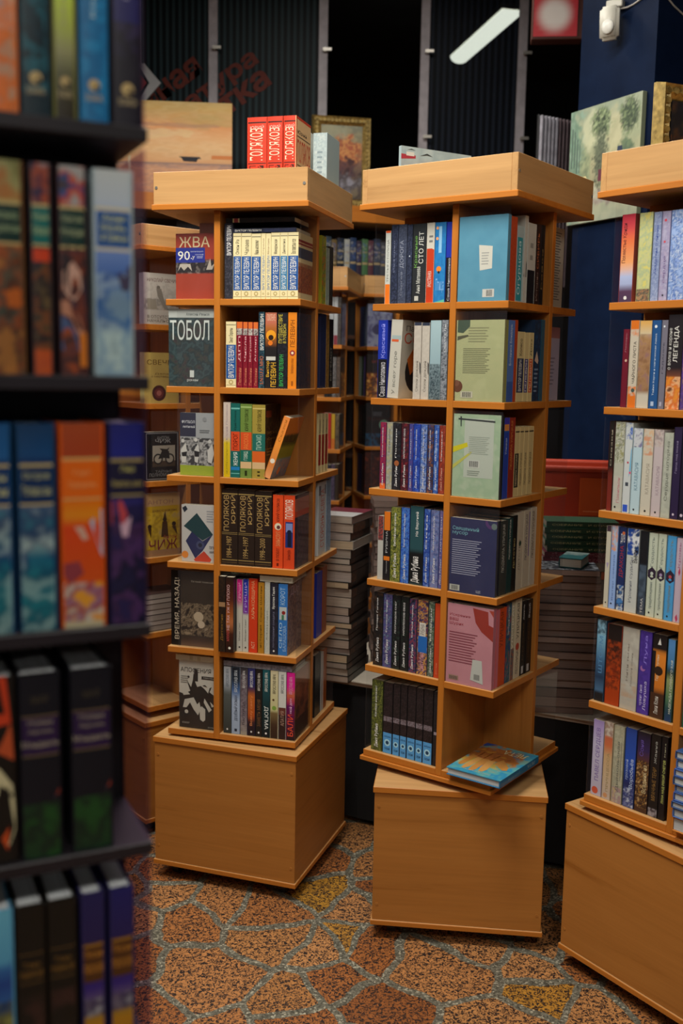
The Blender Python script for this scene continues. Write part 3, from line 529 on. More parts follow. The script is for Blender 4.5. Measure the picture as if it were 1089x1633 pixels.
  (1181, 1308, 1773, 'violet and blue spine|3a3468|n 0 1 26 .85 4a3a78 2a3c80 5a3a60;t .48 .92 .28 .5 u c8c8c8 Синдром;t .05 .38 .3 .66 u c4c4c4 Дина Рубина', {}),
  (1316, 1532, 1778, 'royal blue spine with white script|1f3488|n 0 1 26 .85 24409a 1a2c74 3050a8;t .48 .92 .28 .5 u c8c8c8 На солнечной стороне;t .05 .38 .3 .66 u b0b8e0 Дина Рубина', {}),
  (1544, 1732, 1778, 'blue and white patterned spine|3a5a9a|n 0 1 26 .85 5a78b0 2a4488 8a98b8 222a48;t .48 .92 .28 .5 u c8c8c8 Медная шкатулка;t .05 .38 .3 .66 u c4c4c4 Дина Рубина', {}),
  (1748, 1931, 1778, 'brown and blue spine with white title|3a3038|n 0 1 26 .85 5a3428 223a70 2a2024 7a4a38;t .48 .92 .28 .5 u c8c8c8 Последний кабан;t .05 .38 .3 .66 u c4c4c4 Дина Рубина', {}),
  (1946, 2090, 1777, 'mid blue spine|2a4c94|n 0 1 26 .85 3a5aa0 203c80 6a88b8;t .48 .92 .28 .5 u c8c8c8 Вывеска;t .05 .38 .3 .66 u c4c4c4 Дина Рубина', {}),
  (2106, 2278, 1769, 'brick red spine against the post|7a2c20|n 0 1 26 .85 8a3424 5a2420 984030;t .48 .92 .28 .5 u c8c8c8 Синдикат;t .05 .38 .3 .66 u c09080 Дина Рубина', {}),
 ]),
 ('B','f',4,100,[
  (260, 433, 1745, 'white slim spine with red and black top|a0a09a|n .62 1 40 .95 5a2020 2a2024 9a3028 1c1a20', {}),
  (449, 657, 1878, 'black book with orange blocks|1a191b|b .73 1 c0661c;b .29 .35 c0661c;t .4 .72 .3 .6 u a0a0a0 РУБИНА;t .1 .28 .4 .6 u 8a8a88 Одинокий', {}),
  (674, 989, 2023, 'green and gold foliage spine|4a5428|n 0 1 26 .85 6a7434 3a4422 8a8a3c 28301c;t .48 .92 .28 .5 u c8c8c8 Библейские сюжеты;t .05 .38 .3 .66 u c4c4c4 Дина Рубина', {}),
  (1006, 1263, 2038, 'cobalt blue spine with white titles|1f3a90|n 0 1 26 .85 2448a0 4a78b8 1c2c70;t .48 .92 .28 .5 u c8c8c8 Белая голубка Кордовы;t .05 .38 .3 .66 u c4c4c4 Дина Рубина', {}),
  (1281, 1702, 2108, 'black and green spine with large white signature|1a2424|n .35 1 12 .85 3a5a44 223430 6a6a48 1c2826;g 0 20343a .05 141618 .4 141618 .46 24444a;t .62 .93 .4 .65 u c8c8c4 На Верхней;t .03 .36 .15 .8 u d0d0cc Дина Рубина', {}),
  (1719, 1904, 2061, 'blue spine with a light streak|22408c|n 0 1 26 .85 3a5aa0 1c3078 5a78b4;t .48 .92 .28 .5 u c8c8c8 Окна;t .05 .38 .3 .66 u c4c4c4 Дина Рубина', {}),
  (1921, 2172, 2053, 'dusty blue and violet spine|4a5c8a|n 0 1 26 .85 5a70a0 6a6a90 3a4a78;t .48 .92 .28 .5 u c8c8c8 ЛЕОНАРДО БОЛИ;t .05 .38 .3 .66 u c4c4c4 Дина Рубина', {}),
  (2188, 2306, 2055, 'violet-blue narrow spine against the post|4a4a80|n 0 1 26 .85 5a5a90 3a3c6c 7a6a90;t .48 .92 .28 .5 u c8c8c8 НАПОЛЕОН;t .05 .38 .3 .66 u c4c4c4 Дина Рубина', {}),
 ]),
 ('B','f',5,100,[
  (183, 481, 2056, 'black spine with small white title|181719|n 0 1 26 .85 1c1a1c 141416 3a2a20;t .48 .92 .28 .5 u c8c8c8 Почерк Гоголя;t .05 .38 .3 .66 u c4c4c4 Дина Рубина', {}),
  (498, 780, 2044, 'violet and blue painted spine with signature|343a60|n 0 1 26 .85 3a4478 5a4a70 223058 6a8090;t .48 .92 .28 .5 u c8c8c8 Русское чтиво;t .05 .38 .3 .66 u c4c4c4 Дина Рубина', {}),
  (797, 1044, 2053, 'black spine with dotted white title|16171a|n 0 1 26 .85 1a1c20 121316 20302c;t .48 .92 .28 .5 u c8c8c8 ЛЕОПАРДОВ СНЕГ;t .05 .38 .3 .66 u c4c4c4 Дина Рубина', {}),
  (1061, 1320, 2051, 'black spine with white lines of title|151618|n 0 1 26 .85 191b1f 121316 182420;t .48 .92 .28 .5 u c8c8c8 НАПОЛЕОНОВ ОБОЗ;t .05 .38 .3 .66 u c4c4c4 Дина Рубина', {}),
  (1337, 1574, 2029, 'dark multicolour painted spine with white signature|2c2838|n 0 1 26 .85 3a3050 7a3040 223a60 1a1820;t .48 .92 .28 .5 u c8c8c8 Белый город;t .05 .38 .3 .66 u e0e0e0 Дина Рубина', {}),
  (1591, 1921, 2034, 'multicolour spine with a blue panel|3a3044|n 0 1 14 .85 7a3a30 2a2c5a c08a30 3a2a50 1c1c28;r .1 .95 .3 .52 1f5aa0;r .2 .8 .52 .7 b8b4ac;t .54 .68 .3 .7 u 4a4a48 РУБИНА;t .05 .3 .2 .8 u c08a90 Дина Рубина', {}),
  (1938, 2116, 2034, 'green mossy spine with signature|38483c|n 0 1 26 .85 4a5a48 2a3830 7a8470 223040;t .48 .92 .28 .5 u c8c8c8 Маньяк;t .05 .38 .3 .66 u c4c4c4 Дина Рубина', {}),
  (2132, 2317, 2011, 'plain orange-red spine against the post|a83a1c|t .05 .2 .3 .6 u c87050 роман', {}),
 ]),
 ('B','f',6,100,[
  (181, 543, 2016, 'mossy green spine with white signature|3a4222|n 0 1 26 .85 4a5228 2a301a 6a7030 22261a;t .48 .92 .28 .5 u c8c8c8 Камера наезжает;t .05 .38 .3 .66 u d0d0d0 Дина Рубина', {}),
  (570, 866, 2012, 'black spine with a sky-blue eye band|19171a|b 0 .29 4a8ac0;n .3 1 70 .6 2a2024 141214 3a2c30;b .45 .52 6a5a60;n .45 .52 60 .8 7a727a 3a2e32;o .5 .15 .34 90bcd8;o .5 .15 .18 1c3a58;t .04 .08 .2 .8 h 1c3a58 серия;t .22 .25 .15 .85 h 1c3a58 азбука', {}),
  (888, 1112, 2031, 'black spine with a sky-blue eye band|19171a|b 0 .29 4a8ac0;n .3 1 70 .6 2a2024 141214 3a2c30;b .45 .52 6a5a60;n .45 .52 60 .8 7a727a 3a2e32;o .5 .15 .34 90bcd8;o .5 .15 .18 1c3a58;t .04 .08 .2 .8 h 1c3a58 серия;t .22 .25 .15 .85 h 1c3a58 азбука', {}),
  (1126, 1336, 2049, 'black spine with a sky-blue eye band|19171a|b 0 .29 4a8ac0;n .3 1 70 .6 2a2024 141214 3a2c30;b .45 .52 6a5a60;n .45 .52 60 .8 7a727a 3a2e32;o .5 .15 .34 90bcd8;o .5 .15 .18 1c3a58;t .04 .08 .2 .8 h 1c3a58 серия;t .22 .25 .15 .85 h 1c3a58 азбука', {}),
  (1354, 1613, 2064, 'black spine with a sky-blue eye band|19171a|b 0 .29 4a8ac0;n .3 1 70 .6 2a2024 141214 3a2c30;b .45 .52 6a5a60;n .45 .52 60 .8 7a727a 3a2e32;o .5 .15 .34 90bcd8;o .5 .15 .18 1c3a58;t .04 .08 .2 .8 h 1c3a58 серия;t .22 .25 .15 .85 h 1c3a58 азбука', {}),
  (1626, 1848, 2055, 'black spine with a sky-blue eye band|19171a|b 0 .29 4a8ac0;n .3 1 70 .6 2a2024 141214 3a2c30;b .45 .52 6a5a60;n .45 .52 60 .8 7a727a 3a2e32;o .5 .15 .34 90bcd8;o .5 .15 .18 1c3a58;t .04 .08 .2 .8 h 1c3a58 серия;t .22 .25 .15 .85 h 1c3a58 азбука', {}),
  (1865, 2150, 2067, 'black spine with a sky-blue eye band|19171a|b 0 .29 4a8ac0;n .3 1 70 .6 2a2024 141214 3a2c30;b .45 .52 6a5a60;n .45 .52 60 .8 7a727a 3a2e32;o .5 .15 .34 90bcd8;o .5 .15 .18 1c3a58;t .04 .08 .2 .8 h 1c3a58 серия;t .22 .25 .15 .85 h 1c3a58 азбука', {}),
  (2170, 2311, 2056, 'black spine with a silver mark against the post|17161a|n 0 1 60 .5 2a282e 101012;r .2 .8 .42 .46 8a8088', {}),
 ]),
 ('B','r',1,100,[
  (40, 220, 2050, 'light blue hardcover back with white price sticker|3f7a92||||4a8098|n 0 1 5 .3 52889e 447890;p b4b4aa .3 .38 .55 .36 .58 .66 .3 .64;l 5 .36 .52 .42 .58 8a8c88;r .24 .48 .045 .14 b0b0aa;k .28 .4 .055 .13', {'d': 0.134, 'hard': 1}),
  (235, 546, 2024, 'orange-red slim spine at the corner|a03c1e|n 0 1 40 .3 b04a28 8a3018', {}),
  (568, 948, 1842, 'teal and white spine with script title|8fa0a0|r .1 .8 .02 .85 2a7f88;t .1 .8 .2 .7 u b0c8c8 Огурцова', {}),
  (971, 1147, 2127, 'white slim spine beside the teal one|a8a8a0|n 0 1 30 .3 a8a8a0 989890;p 2a2a28 0 .3 1 .5 1 .3', {}),
  (1176, 1608, 1981, 'white spine with black lower half|a4a49c|b 0 .42 16151a;p a4a49c 0 .5 .4 .5 1 .42 1 1 0 1;l 2 .3 .7 .5 .8 7a7a74', {}),
  (1639, 1889, 2003, 'dark brown spine with red lettering|2c1a16|t .45 .9 .3 .7 u a05a38 СИБИРЬ;t .05 .4 .3 .7 u 8a7a70 Историч', {}),
  (1920, 2114, 2013, 'black slim spine next to the post|151315|t .2 .7 .3 .7 u 6a5a38 Байки', {}),
 ]),
 ('B','r',2,100,[
  (60, 280, 2007, 'pale green back cover with sprig and fig|7a7a44||||9a9e76|n 0 1 4 .35 a2a67c 90966c 989a70;p 3a4a3c .72 1 .98 1 .98 .85 .86 .84 .72 .92;n 0 0 1 0 0;p 4a4a38 .98 .75 .74 .8 .76 .82 .98 .8;l 6 .3 .75 .72 .92 7a7c5c;l 14 .25 .85 .34 .66 6a6c50;o .95 .18 .11 5a3420;o .97 .22 .06 6a4430;r .62 .88 .04 .12 aaa894;k .66 .84 .05 .11', {'d': 0.134}),
  (285, 628, 2009, 'blue spine with white vertical title|34508c|b .25 1 4a68a0;t .45 .95 .3 .7 u b0bcd0 Ботаника Бондарь', {}),
  (647, 789, 2027, 'orange-red slim spine|9a3c1c|', {}),
  (816, 1203, 1749, 'cream paperback with navy title panel|b8a878|b .13 .62 2a3048;t .15 .6 .3 .7 u c8c8c0 ВИКТОР ПЕЛЕВИН;t .66 .9 .3 .7 u 3a3428 Колесо', {}),
  (1223, 1463, 1735, 'cream paperback with violet title panel|b8a878|b .13 .62 4a4468;t .15 .6 .3 .7 u c8c8c0 ПЕЛЕВИН', {}),
  (1484, 1712, 1748, 'cream paperback with orange-red title panel|b8a878|b .13 .62 b04a20;t .15 .6 .3 .7 u d8c8b0 ПЕЛЕВИН;t .66 .9 .3 .7 u 3a3428 Дом', {}),
  (1741, 2113, 2084, 'dark navy spine with a pale figure|1a2c44|n 0 1 20 .6 1c3858 141c28 24486a;p b09a88 .2 .5 .5 .62 .8 .5 .7 .46;l 6 .2 .8 .1 .42 6a7c90', {}),
  (2135, 2335, 2103, 'teal spine next to the post|16485c|', {}),
 ]),
 ('B','r',3,100,[
  (60, 260, 2099, 'pale green back cover with yellow strokes|1c1a18||||8fa488|n 0 1 5 .5 98ac90 86a084 a4b09c;r .14 .76 .24 .95 a3aca0;n 0 0 1 0 0;p b8b018 1 .6 .7 .66 .68 .61 1 .53;p a8a850 1 .38 .6 .56 .6 .53 1 .33;p 2a3030 .12 .93 .9 .95 .9 .93 .12 .91;p 2a3030 .83 .97 .86 .97 .85 .85 .83 .85;l 10 .2 .66 .52 .74 8a9488;r .42 .66 .36 .45 b0b4ac;k .45 .64 .37 .44;l 3 .4 .68 .26 .33 7a8478', {'d': 0.134}),
  (270, 541, 2033, 'blue and violet spine with small orange top|1f4a8c|b .84 .92 c07a3c;b 0 .82 24388c;b .92 1 3a3090;t .55 .75 .3 .7 u a0b0d0 Улицкая', {}),
  (567, 861, 2030, 'maroon spine with orange vertical name|7a2418|t .35 .96 .25 .7 u b87838 ЛЮДМИЛА УЛИЦКАЯ', {}),
  (888, 1138, 1786, 'cream paperback with black title panel|b4a070|b .13 .62 2a2620;t .15 .6 .3 .7 u b8a880 ЛЮДМИЛА УЛИЦКАЯ;b .92 .94 3a3024', {}),
  (1165, 1383, 1781, 'cream paperback with dark printed title|b4a070|t .15 .62 .25 .75 u 4a3c28 ЛЮДМИЛА УЛИЦКАЯ;b .92 .94 3a3024', {}),
  (1409, 1639, 1776, 'cream paperback with dark printed title|b4a070|t .15 .62 .25 .75 u 4a3c28 ЛЮДМИЛА УЛИЦКАЯ;b .92 .94 3a3024', {}),
  (1666, 1943, 1777, 'cream paperback with dark printed title|b4a070|t .15 .62 .25 .75 u 4a3c28 ЛЮДМИЛА УЛИЦКАЯ;b .92 .94 3a3024', {}),
 ]),
 ('B','r',4,100,[
  (60, 280, 1940, 'navy back cover with title and white blurb|1a1c22||||262a4c|n 0 1 4 .3 2a2e54 22264a;o .12 .98 .13 4a3060;o .1 1 .1 262a4c;o .06 .93 .06 5a6a68;t .83 .89 .38 .95 h 6a9ca8 Священный;t .77 .82 .62 .95 h 6a9ca8 мусор;l 17 .28 .95 .24 .72 8a8ea4;r .76 .98 .02 .1 a4a8a0;k .8 .94 .03 .09;t .02 .06 .3 .4 h a0a4b0 ЩЕ', {'d': 0.134}),
  (285, 687, 1920, 'dark grey spine with white vertical name|30322f|t .3 .95 .3 .7 u a0a098 ЛЮДМИЛА УЛИЦКАЯ', {}),
  (705, 950, 1950, 'dark teal spine with white vertical name|16302f|t .45 .98 .3 .7 u a8a8a0 ЛЮДМИЛА УЛИЦКАЯ', {}),
  (968, 1216, 1997, 'black spine with gold lettering|141312|t .3 .7 .3 .7 u 9a8a58 ДЕТСТВО', {}),
  (1236, 1585, 2044, 'cream spine with grey lettering|a09684|t .25 .65 .3 .6 u 6a6458 ДЕТСТВО;o .5 .6 .2 2a3a30', {}),
  (1611, 1991, 2058, 'cream and violet spine with dark vertical name|a09684|t .35 .95 .25 .6 u 3a3448 ЛЮДМИЛА УЛИЦКАЯ;r .75 .9 .4 .98 6a5a80', {}),
  (2017, 2335, 2106, 'greyish cream spine next to the post|a09a8c|t .35 .95 .25 .7 u 3a342c ЛЮДМИЛА УЛИЦКАЯ', {}),
 ]),
 ('B','r',5,100,[
  (60, 260, 2112, 'pink back cover with red hands and sticker|a8606e||||b07a84|n 0 1 4 .3 b8828c a8727c;p 8a2c22 .12 .96 .45 .98 .38 .8 .25 .7 0 .6 0 .78 .1 .8;n 0 0 1 0 0;p 9a3a2a .1 .98 .0 .98 0 .9;t .84 .88 .5 .95 h 8a2a38 Искренне;t .79 .825 .76 .95 h 8a2a38 ваш;t .73 .775 .64 .95 h 8a2a38 Шурик;l 12 .3 .95 .26 .66 7a3a48;p b0b4ae .22 .34 .42 .34 .46 .08 .18 .05;k .26 .38 .09 .16;r .72 .94 .04 .1 9a7a6a;k .74 .92 .045 .09', {'d': 0.134}),
  (270, 786, 2071, 'orange-red spine with pink edge|b04018|r 0 .3 0 1 b0606c;t .5 .95 .4 .8 u 6a2010 УЛИЦКАЯ', {}),
  (811, 1084, 2132, 'blue and green painted spine|2a3a50|n 0 1 20 .9 1f3a70 2a5040 4a5a70 8a3a30;t .6 .95 .3 .7 u b0b8c0 Зелёный шатёр', {}),
  (1102, 1311, 2131, 'cream spine with white lettering|a09880|t .4 .95 .2 .7 u c8c4b8 УЛИЦКАЯ;n 0 .4 20 .9 4a4a50 7a3a28 2a3a4a', {}),
  (1329, 1667, 2144, 'cream spine with red ornament and dark name|b0a48c|o .5 .4 .3 9a3a28;t .5 .95 .3 .75 u 4a4238 УЛИЦКАЯ;t .05 .35 .3 .75 u 4a4238 ЛЕСТНИЦА', {}),
  (1692, 1981, 2041, 'black spine with white foot|141314|r .3 .7 .02 .12 a0a0a0;t .75 .95 .3 .6 u b0b0b0 Даниэль;t .2 .7 .4 .5 u 6a5030 Штайн', {}),
  (2007, 2335, 2020, 'black spine next to the post|131214|r .3 .7 .02 .12 a0a0a0;t .75 .95 .3 .6 u b0b0b0 Якоб;t .2 .7 .4 .5 u 6a5030 лестница', {}),
 ]),
 ('B','r',1,300,[
  (2680, 3830, 2133, 'pale page-like cover with printed lines|a8a294||a8a294|l 26 .1 .9 .1 .95 5a5650', {'k': 'c', 'd': 0.115, 'T': 0.03}),
 ]),
 ('B','r',2,300,[
  (2680, 3830, 1970, 'lilac-grey cover with pale red top|a8a2b0||a8a2b8|b .85 1 9a6a6a;l 8 .2 .8 .2 .6 7a7488', {'k': 'c', 'd': 0.115, 'T': 0.03}),
 ]),
 ('C','f',1,100,[
  (171, 532, 2008, 'red to orange sunset spine with dark title|8a3a38|g 0 3a2c44 .14 4a3048 .2 8a94b4 .3 94a0c0 .36 b89a90 .45 c88a58 .7 c06038 .85 b03a40 1 b02c40;t .45 .9 .1 .45 u 4a1c20 Поместье Криди;o .5 .05 .12 c0c0c0', {}),
  (645, 995, 1998, 'pale yellow-green spine with engraved foot|9a9c70|n .15 1 14 .7 a8aa80 b0b070 8a9c80 c0b458;b 0 .14 6a6458;n 0 .14 60 .9 8a7a58 3a3a38 9a6a48', {}),
  (1024, 1220, 1982, 'blue-grey spine with blue script title|7a86a4|n 0 1 40 .6 94a0b8 5a6890 8a94b0;t .3 .85 .3 .7 u 2a4080 Академия Элионы', {}),
  (1238, 1452, 1978, 'lilac spine with red flourish|8a84a0|n 0 1 26 .5 a094a8 7a7898 a0a0b4;o .4 .9 .15 b04050;o .4 .66 .12 b04048;o .5 .06 .1 1a1a1a;t .2 .5 .4 .7 u 6a5a80 сердце', {}),
  (1474, 1869, 1979, 'wide watery blue patterned spine|6a82b0|n 0 1 18 .85 8aa0c8 4a6aa4 a8b4c8 3a5a98 7a90c0;t .2 .5 .2 .4 u 4a68a0 Море ветер', {}),
  (1883, 2156, 1957, "pale blue spine at the photo's right edge|7a94ac|n 0 1 20 .7 94a8b8 5a7a98", {}),
 ]),
 ('C','f',2,100,[
  (373, 534, 1823, 'slim dark red spine|5c1424|t .7 .95 .35 .65 u 90606a Лекарь;o .6 .6 .2 b09080', {}),
  (557, 791, 2021, 'white and orange spine with dark title|a8a090|b 0 .18 b8601c;b .88 1 b8601c;n .14 .24 20 .9 b8601c a8a090;n .82 .9 20 .9 b8601c a8a090;t .28 .76 .35 .75 u 2a2a28 ЧАЙНОГО ЛИСТА;o .6 .2 .2 3a4a44', {}),
  (807, 1126, 2007, 'cream spine with a brown robed figure|a69a84|g 0 a8a294 .15 a8a294 .2 7a5c44 .5 8a6a48 .62 7a5a4a .8 9a7a50 .85 b0a284 .97 b89050;n .2 .85 12 .6 6a4a34 8a6a4c 7a5c60', {}),
  (1138, 1367, 2011, 'deep blue spine with white pentagon|1c4474|o .4 .93 .15 c0c8d0;t .15 .85 .35 .6 u a8b4c4 Тайна Карги и магическая лавка;r .25 .6 .03 .08 90a0b8', {}),
  (1386, 1541, 2008, 'grey spine with white pentagon|62606c|o .4 .93 .15 c0c8d0;t .4 .75 .35 .6 u 2a2a38 ГАДАНИЕ;r .25 .6 .03 .08 9090a0', {}),
  (1559, 1937, 2126, 'dark spine with orange fox and white title|2a1e20|b .88 1 9a927a;g 0 b05a28 .12 a8683c .3 b06a20 .36 5a3428 .44 1c181c .86 1c181c;n 0 .35 12 .8 c07a28 b05a24 c8a078 3a2420;t .5 .88 .4 .75 u c4c4be ЛЕГЕНДА;t .42 .86 .08 .32 u a8a8a4 о волке и короне', {}),
  (1952, 2290, 2154, "purple spine at the photo's right edge|4a3470|n 0 1 20 .6 5a4080 3a2a60 8a6a40", {}),
 ]),
 ('C','f',3,100,[
  (127, 269, 2162, 'dark brown to red spine|3a1c16|g 0 6a241c .4 5a2018 .5 1a1514 1 1c1816;t .5 .9 .35 .65 u 8a8070 Сказки', {}),
  (298, 559, 2151, 'white floral spine with olive leaves|9a9c90|n .55 1 22 .85 7a7a4c a8aa9c 5a6040 94948a;n .1 .4 22 .4 a89a98 a8a8a0;t .1 .38 .4 .7 u a06a70 Павильон;o .3 .05 .1 1a1a1a', {}),
  (576, 777, 2141, 'white spine with cobalt blue blots|aab0b0|n .82 1 18 1 2a4890 aab0b0 aab0b0 3a5aa0;r .1 .75 .01 .09 2a4aa8;o .5 .56 .12 a03048;r .3 .7 .3 .34 3a4048;p 5a98b8 .7 .4 1 .5 1 .75 .85 .7;o .85 .45 .13 c04068', {}),
  (801, 1047, 2022, 'pale aqua spine with dark blots|9ab0b8|b .78 1 a8acb0;n .78 1 18 1 3a3a58 a8acb0 a8acb0 6a6a88;t .28 .6 .3 .7 u 5a7888 КАТАВАСИЯ;o .4 .05 .1 1a1a1a', {}),
  (1071, 1341, 2021, 'cream spine with orange upper edge|aaa698|n .7 1 14 .7 b89068 aaa698 b06a40;t .25 .6 .4 .75 u 8a8478 КАТАВАСИЯ;o .5 .05 .1 1a1a1a', {}),
  (1361, 1602, 2020, 'pale pink spine with grey lettering|a49a9c|n .8 1 16 .6 8a6a60 a8a098 6a5a58;t .25 .58 .4 .75 u 8a7a84 КАТАВАСИЯ;o .5 .05 .1 1a1a1a', {}),
  (1621, 1854, 1962, 'pale grey-green spine with script|94988c|n 0 1 20 .4 a0a498 80847c;t .2 .9 .3 .7 u 60645c Сердце шторма', {}),
  (1870, 2069, 2104, 'dark purple spine with pale lettering|251c38|t .5 .85 .3 .6 u 7a7090 Город под кожей;o .4 .05 .14 a8a0b0', {}),
  (2084, 2335, 2114, "near-black violet spine at the photo's right edge|1a1626|o .3 .05 .14 a8a0b0", {}),
 ]),
 ('C','f',4,100,[
  (194, 322, 2014, 'ivory slim spine with dark top|a8a494|b .93 1 3a2a34;p 8a8098 .2 .55 .8 .55 .5 .48;o .5 .06 .15 1a1a1a', {}),
  (343, 520, 2034, 'light blue spine with orange motif|7a94c0|n .7 1 16 .9 94a4b8 c08050 6a88b8;t .1 .65 .4 .7 u 4a6090 Ветер севера;o .4 .06 .12 1a1a1a', {}),
  (554, 756, 2028, 'navy spine with red title and white figure|1c2850|n 0 .3 14 1 1f4a88 a8b0b4 16244a 3a6aa0;t .8 .92 .2 .8 h b0b0b0 ДИВ;t .4 .78 .2 .8 u 8a2c38 ДРАКОНА;o .6 .93 .2 a85a38', {}),
  (787, 1118, 2024, 'white spine with blue cartoon-eyed head|a2a6a2|n .68 1 10 1 1c4490 1c3c84 c0c4c4 16305c;t .12 .66 .3 .6 u 60646c Ирония судьбы;t .6 .75 .5 .9 u 1a1a20 Вьетн', {}),
  (1148, 1354, 2008, 'black to grey misty spine|242a32|g 0 1a1c22 .2 3a4654 .5 3a4858 .62 15161a 1 17181c;n 0 .6 16 .5 4a5868 20262e;t .02 .2 .4 .7 u a8a8a8 ТЕМА', {}),
  (1380, 1608, 1993, 'pale green spine with a dark bow, left twin|a4ac9c|p 2a2030 0 .55 .5 .6 1 .55 1 .48 .5 .44 0 .48;o .5 .52 .18 a0a8a0;t .6 .95 .3 .7 u 6a7470 Гордость;t .1 .42 .3 .7 u 6a7470 предубеждение;o .4 .05 .1 1a1a1a', {}),
  (1626, 1836, 1997, 'pale green spine with a dark bow, right twin|a4ac9c|p 2a2030 0 .55 .5 .6 1 .55 1 .48 .5 .44 0 .48;o .5 .52 .18 8a7a98;t .6 .95 .3 .7 u 6a7470 Гордость;t .1 .42 .3 .7 u 6a7470 предубеждение;o .4 .05 .1 1a1a1a', {}),
  (1865, 2090, 1989, 'sky blue spine with a dark bow|3f84b4|p 2a2030 0 .55 .5 .6 1 .55 1 .48 .5 .44 0 .48;o .5 .52 .18 9a4048;t .6 .95 .3 .7 u 6a7470 Гордость;t .1 .42 .3 .7 u 6a7470 предубеждение;o .4 .05 .1 1a1a1a', {}),
  (2107, 2283, 1966, 'pale pink spine with crimson drops|a496a4|p 9a2c50 .4 .6 .6 .66 .7 .6 .55 .55;p 9a2c50 .3 .06 .55 .1 .7 .04 .5 0;t .65 .95 .3 .7 u 8a5a78 Кровь', {}),
 ]),
 ('C','f',5,100,[
  (67, 333, 2060, 'blue-black spine with bare branches|2a4860|g 0 14161a .1 16181c .14 3a5a78 .3 1c3048 .5 34587a .8 6a98b0 1 5a88a0;n .82 1 22 .8 14181e 7aa0b4;t .35 .8 .3 .7 u 4a78a0 ШТОРМ', {}),
  (379, 789, 2016, 'black and burnt orange spine|8a2c14|g 0 94340f .4 8a3010 .6 4a1c12 .8 1c1413 1 161212;n .2 .8 24 .6 a03c14 2a1812;t .3 .5 .4 .7 u 6a2010 Пепел', {}),
  (811, 1269, 2023, 'wide off-white marble spine|9c9a90|n 0 1 6 .5 a8a69c 908c84 a09484;t .35 .8 .3 .42 u 6a645c Нити тьмы;t .3 .7 .55 .7 u 7a746c поцелуй осени;n .15 .3 10 .5 a07a58 9c9a90', {}),
  (1291, 1610, 2025, 'violet spine with a gold crescent|3c2a7c|n 0 1 16 .4 4a3490 34246c;t .6 .95 .4 .7 u 7a6ac0 Луна;o .35 .55 .22 8a5a90;o .45 .57 .18 3c2a7c;t .05 .4 .5 .8 u b0a8d0 Ловушка;t .1 .35 .2 .45 u b0a8d0 чужих снов', {}),
  (1639, 2011, 2022, 'black spine with an amber window panel|1a1617|g .3 3a2418 .36 b06420 .78 c07428 .82 1a1617;r .0 .25 .3 .8 1a1617;p c0c0bc .35 .88 .5 .96 .6 .88;t .45 .76 .3 .55 u c8b898 Город из тумана;t .05 .26 .3 .6 u b8b4ac Лаки Коен;o .5 .57 .3 2a1c14', {}),
  (2042, 2233, 1971, 'green and blue landscape spine against the post|2a4a44|g 0 1a3058 .15 1c3a40 .3 4a6a48 .5 7a8458 .6 1c281c .7 3a6a90 1 4a7ab0;t .1 .75 .5 .85 u c0c4b8 НАДЕЖДА ГОЛУБОГО КАЯ', {}),
 ]),
 ('C','f',6,100,[
  (111, 417, 1951, 'lilac-white spine with violet lettering|9a94ac|g 0 a09aa8 .7 a4a0b8 .9 9484b0 1 8a78a8;t .2 .9 .3 .75 u 6a5490 ПАВЕЛ СЕРДЦЕВ;o .4 .07 .3 b04c34', {}),
  (444, 687, 1981, 'orange and cream spine with floral ends|a89478|g 0 a89a90 .3 b09a7c .55 b09068 .7 b0603c .8 a8583c .85 a89c8c 1 a8a090;n .82 1 24 .8 7a5a50 b0a89c;t .1 .6 .4 .75 u 8a7a58 ПРИНЦЕССА;o .4 .05 .25 b08058', {}),
  (718, 1009, 1962, 'cream and grey engraved spine|94927c|n 0 1 22 .5 a4a28e 7c7c6c 9c947c;t .15 .8 .35 .65 u 5a5c54 Дьявольская;r .75 .8 .3 .8 6a6a64;n 0 .2 20 .7 a89068 8a6a78 a4a28e', {}),
  (1048, 1353, 1998, 'blue spine with white fantasy lettering|22366c|g 0 7a8098 .12 3a4068 .3 1c2450 .6 20449a 1 203a80;n 0 .25 22 .9 a0a8bc 20285a 5a6490;t .25 .62 .5 .9 u a0b0d0 Воробьёв;t .35 .6 .1 .4 u 90a0c4 грозовой', {}),
  (1380, 1729, 1999, 'dark spine with purple top and amber lights|2a1c1e|g 0 3a241c .3 5a4028 .55 7a5228 .65 4a2c2c .78 2c2048 1 1a1620;n .05 .65 26 .85 8a6430 1f1618 4a3020 a8885a;t .25 .6 .5 .9 u b8a880 Всадник из;t .7 .9 .2 .5 u 5a4890 Соня', {}),
  (1752, 2010, 2034, 'black spine with gold lettering|161314|t .2 .6 .3 .7 u 7a5c30 МРАЧНЫЕ ТЕНИ;t .65 .92 .4 .65 u 8a8a84 Жанна;n 0 .1 30 .9 8a8488 2a2024', {}),
  (2031, 2195, 2051, 'black spine with lime lettering against the post|131114|t .2 .72 .3 .85 u b8c06a ЛУНА НАД РЕКОЙ СНЕГОВ;t .76 .92 .5 .7 u 909078 Ким', {}),
 ]),
 ('K','f',1,60,[
  (2630, 2835, 2050, 'orange and cream painted spine|b05a22|n 0 1 12 .8 b85c20 a8541e 8a7a68 c0682a;n .35 1 12 .7 a89888 b86030 7a7a80', {'hard': 1, 'd': 0.112}),
  (2853, 3122, 2050, 'dark teal spine with turquoise highlights|0c1e26|n .1 1 12 .8 0c2630 08141a 15505c 0a1a20;o .5 .16 .2 a08a5c;o .58 .15 .09 2a2218;t .09 .12 .2 .8 h 9a8a68 ВЕЛЬМИРА;t .5 .95 .35 .6 u 2a6a80 Повелитель', {'hard': 1, 'd': 0.112}),
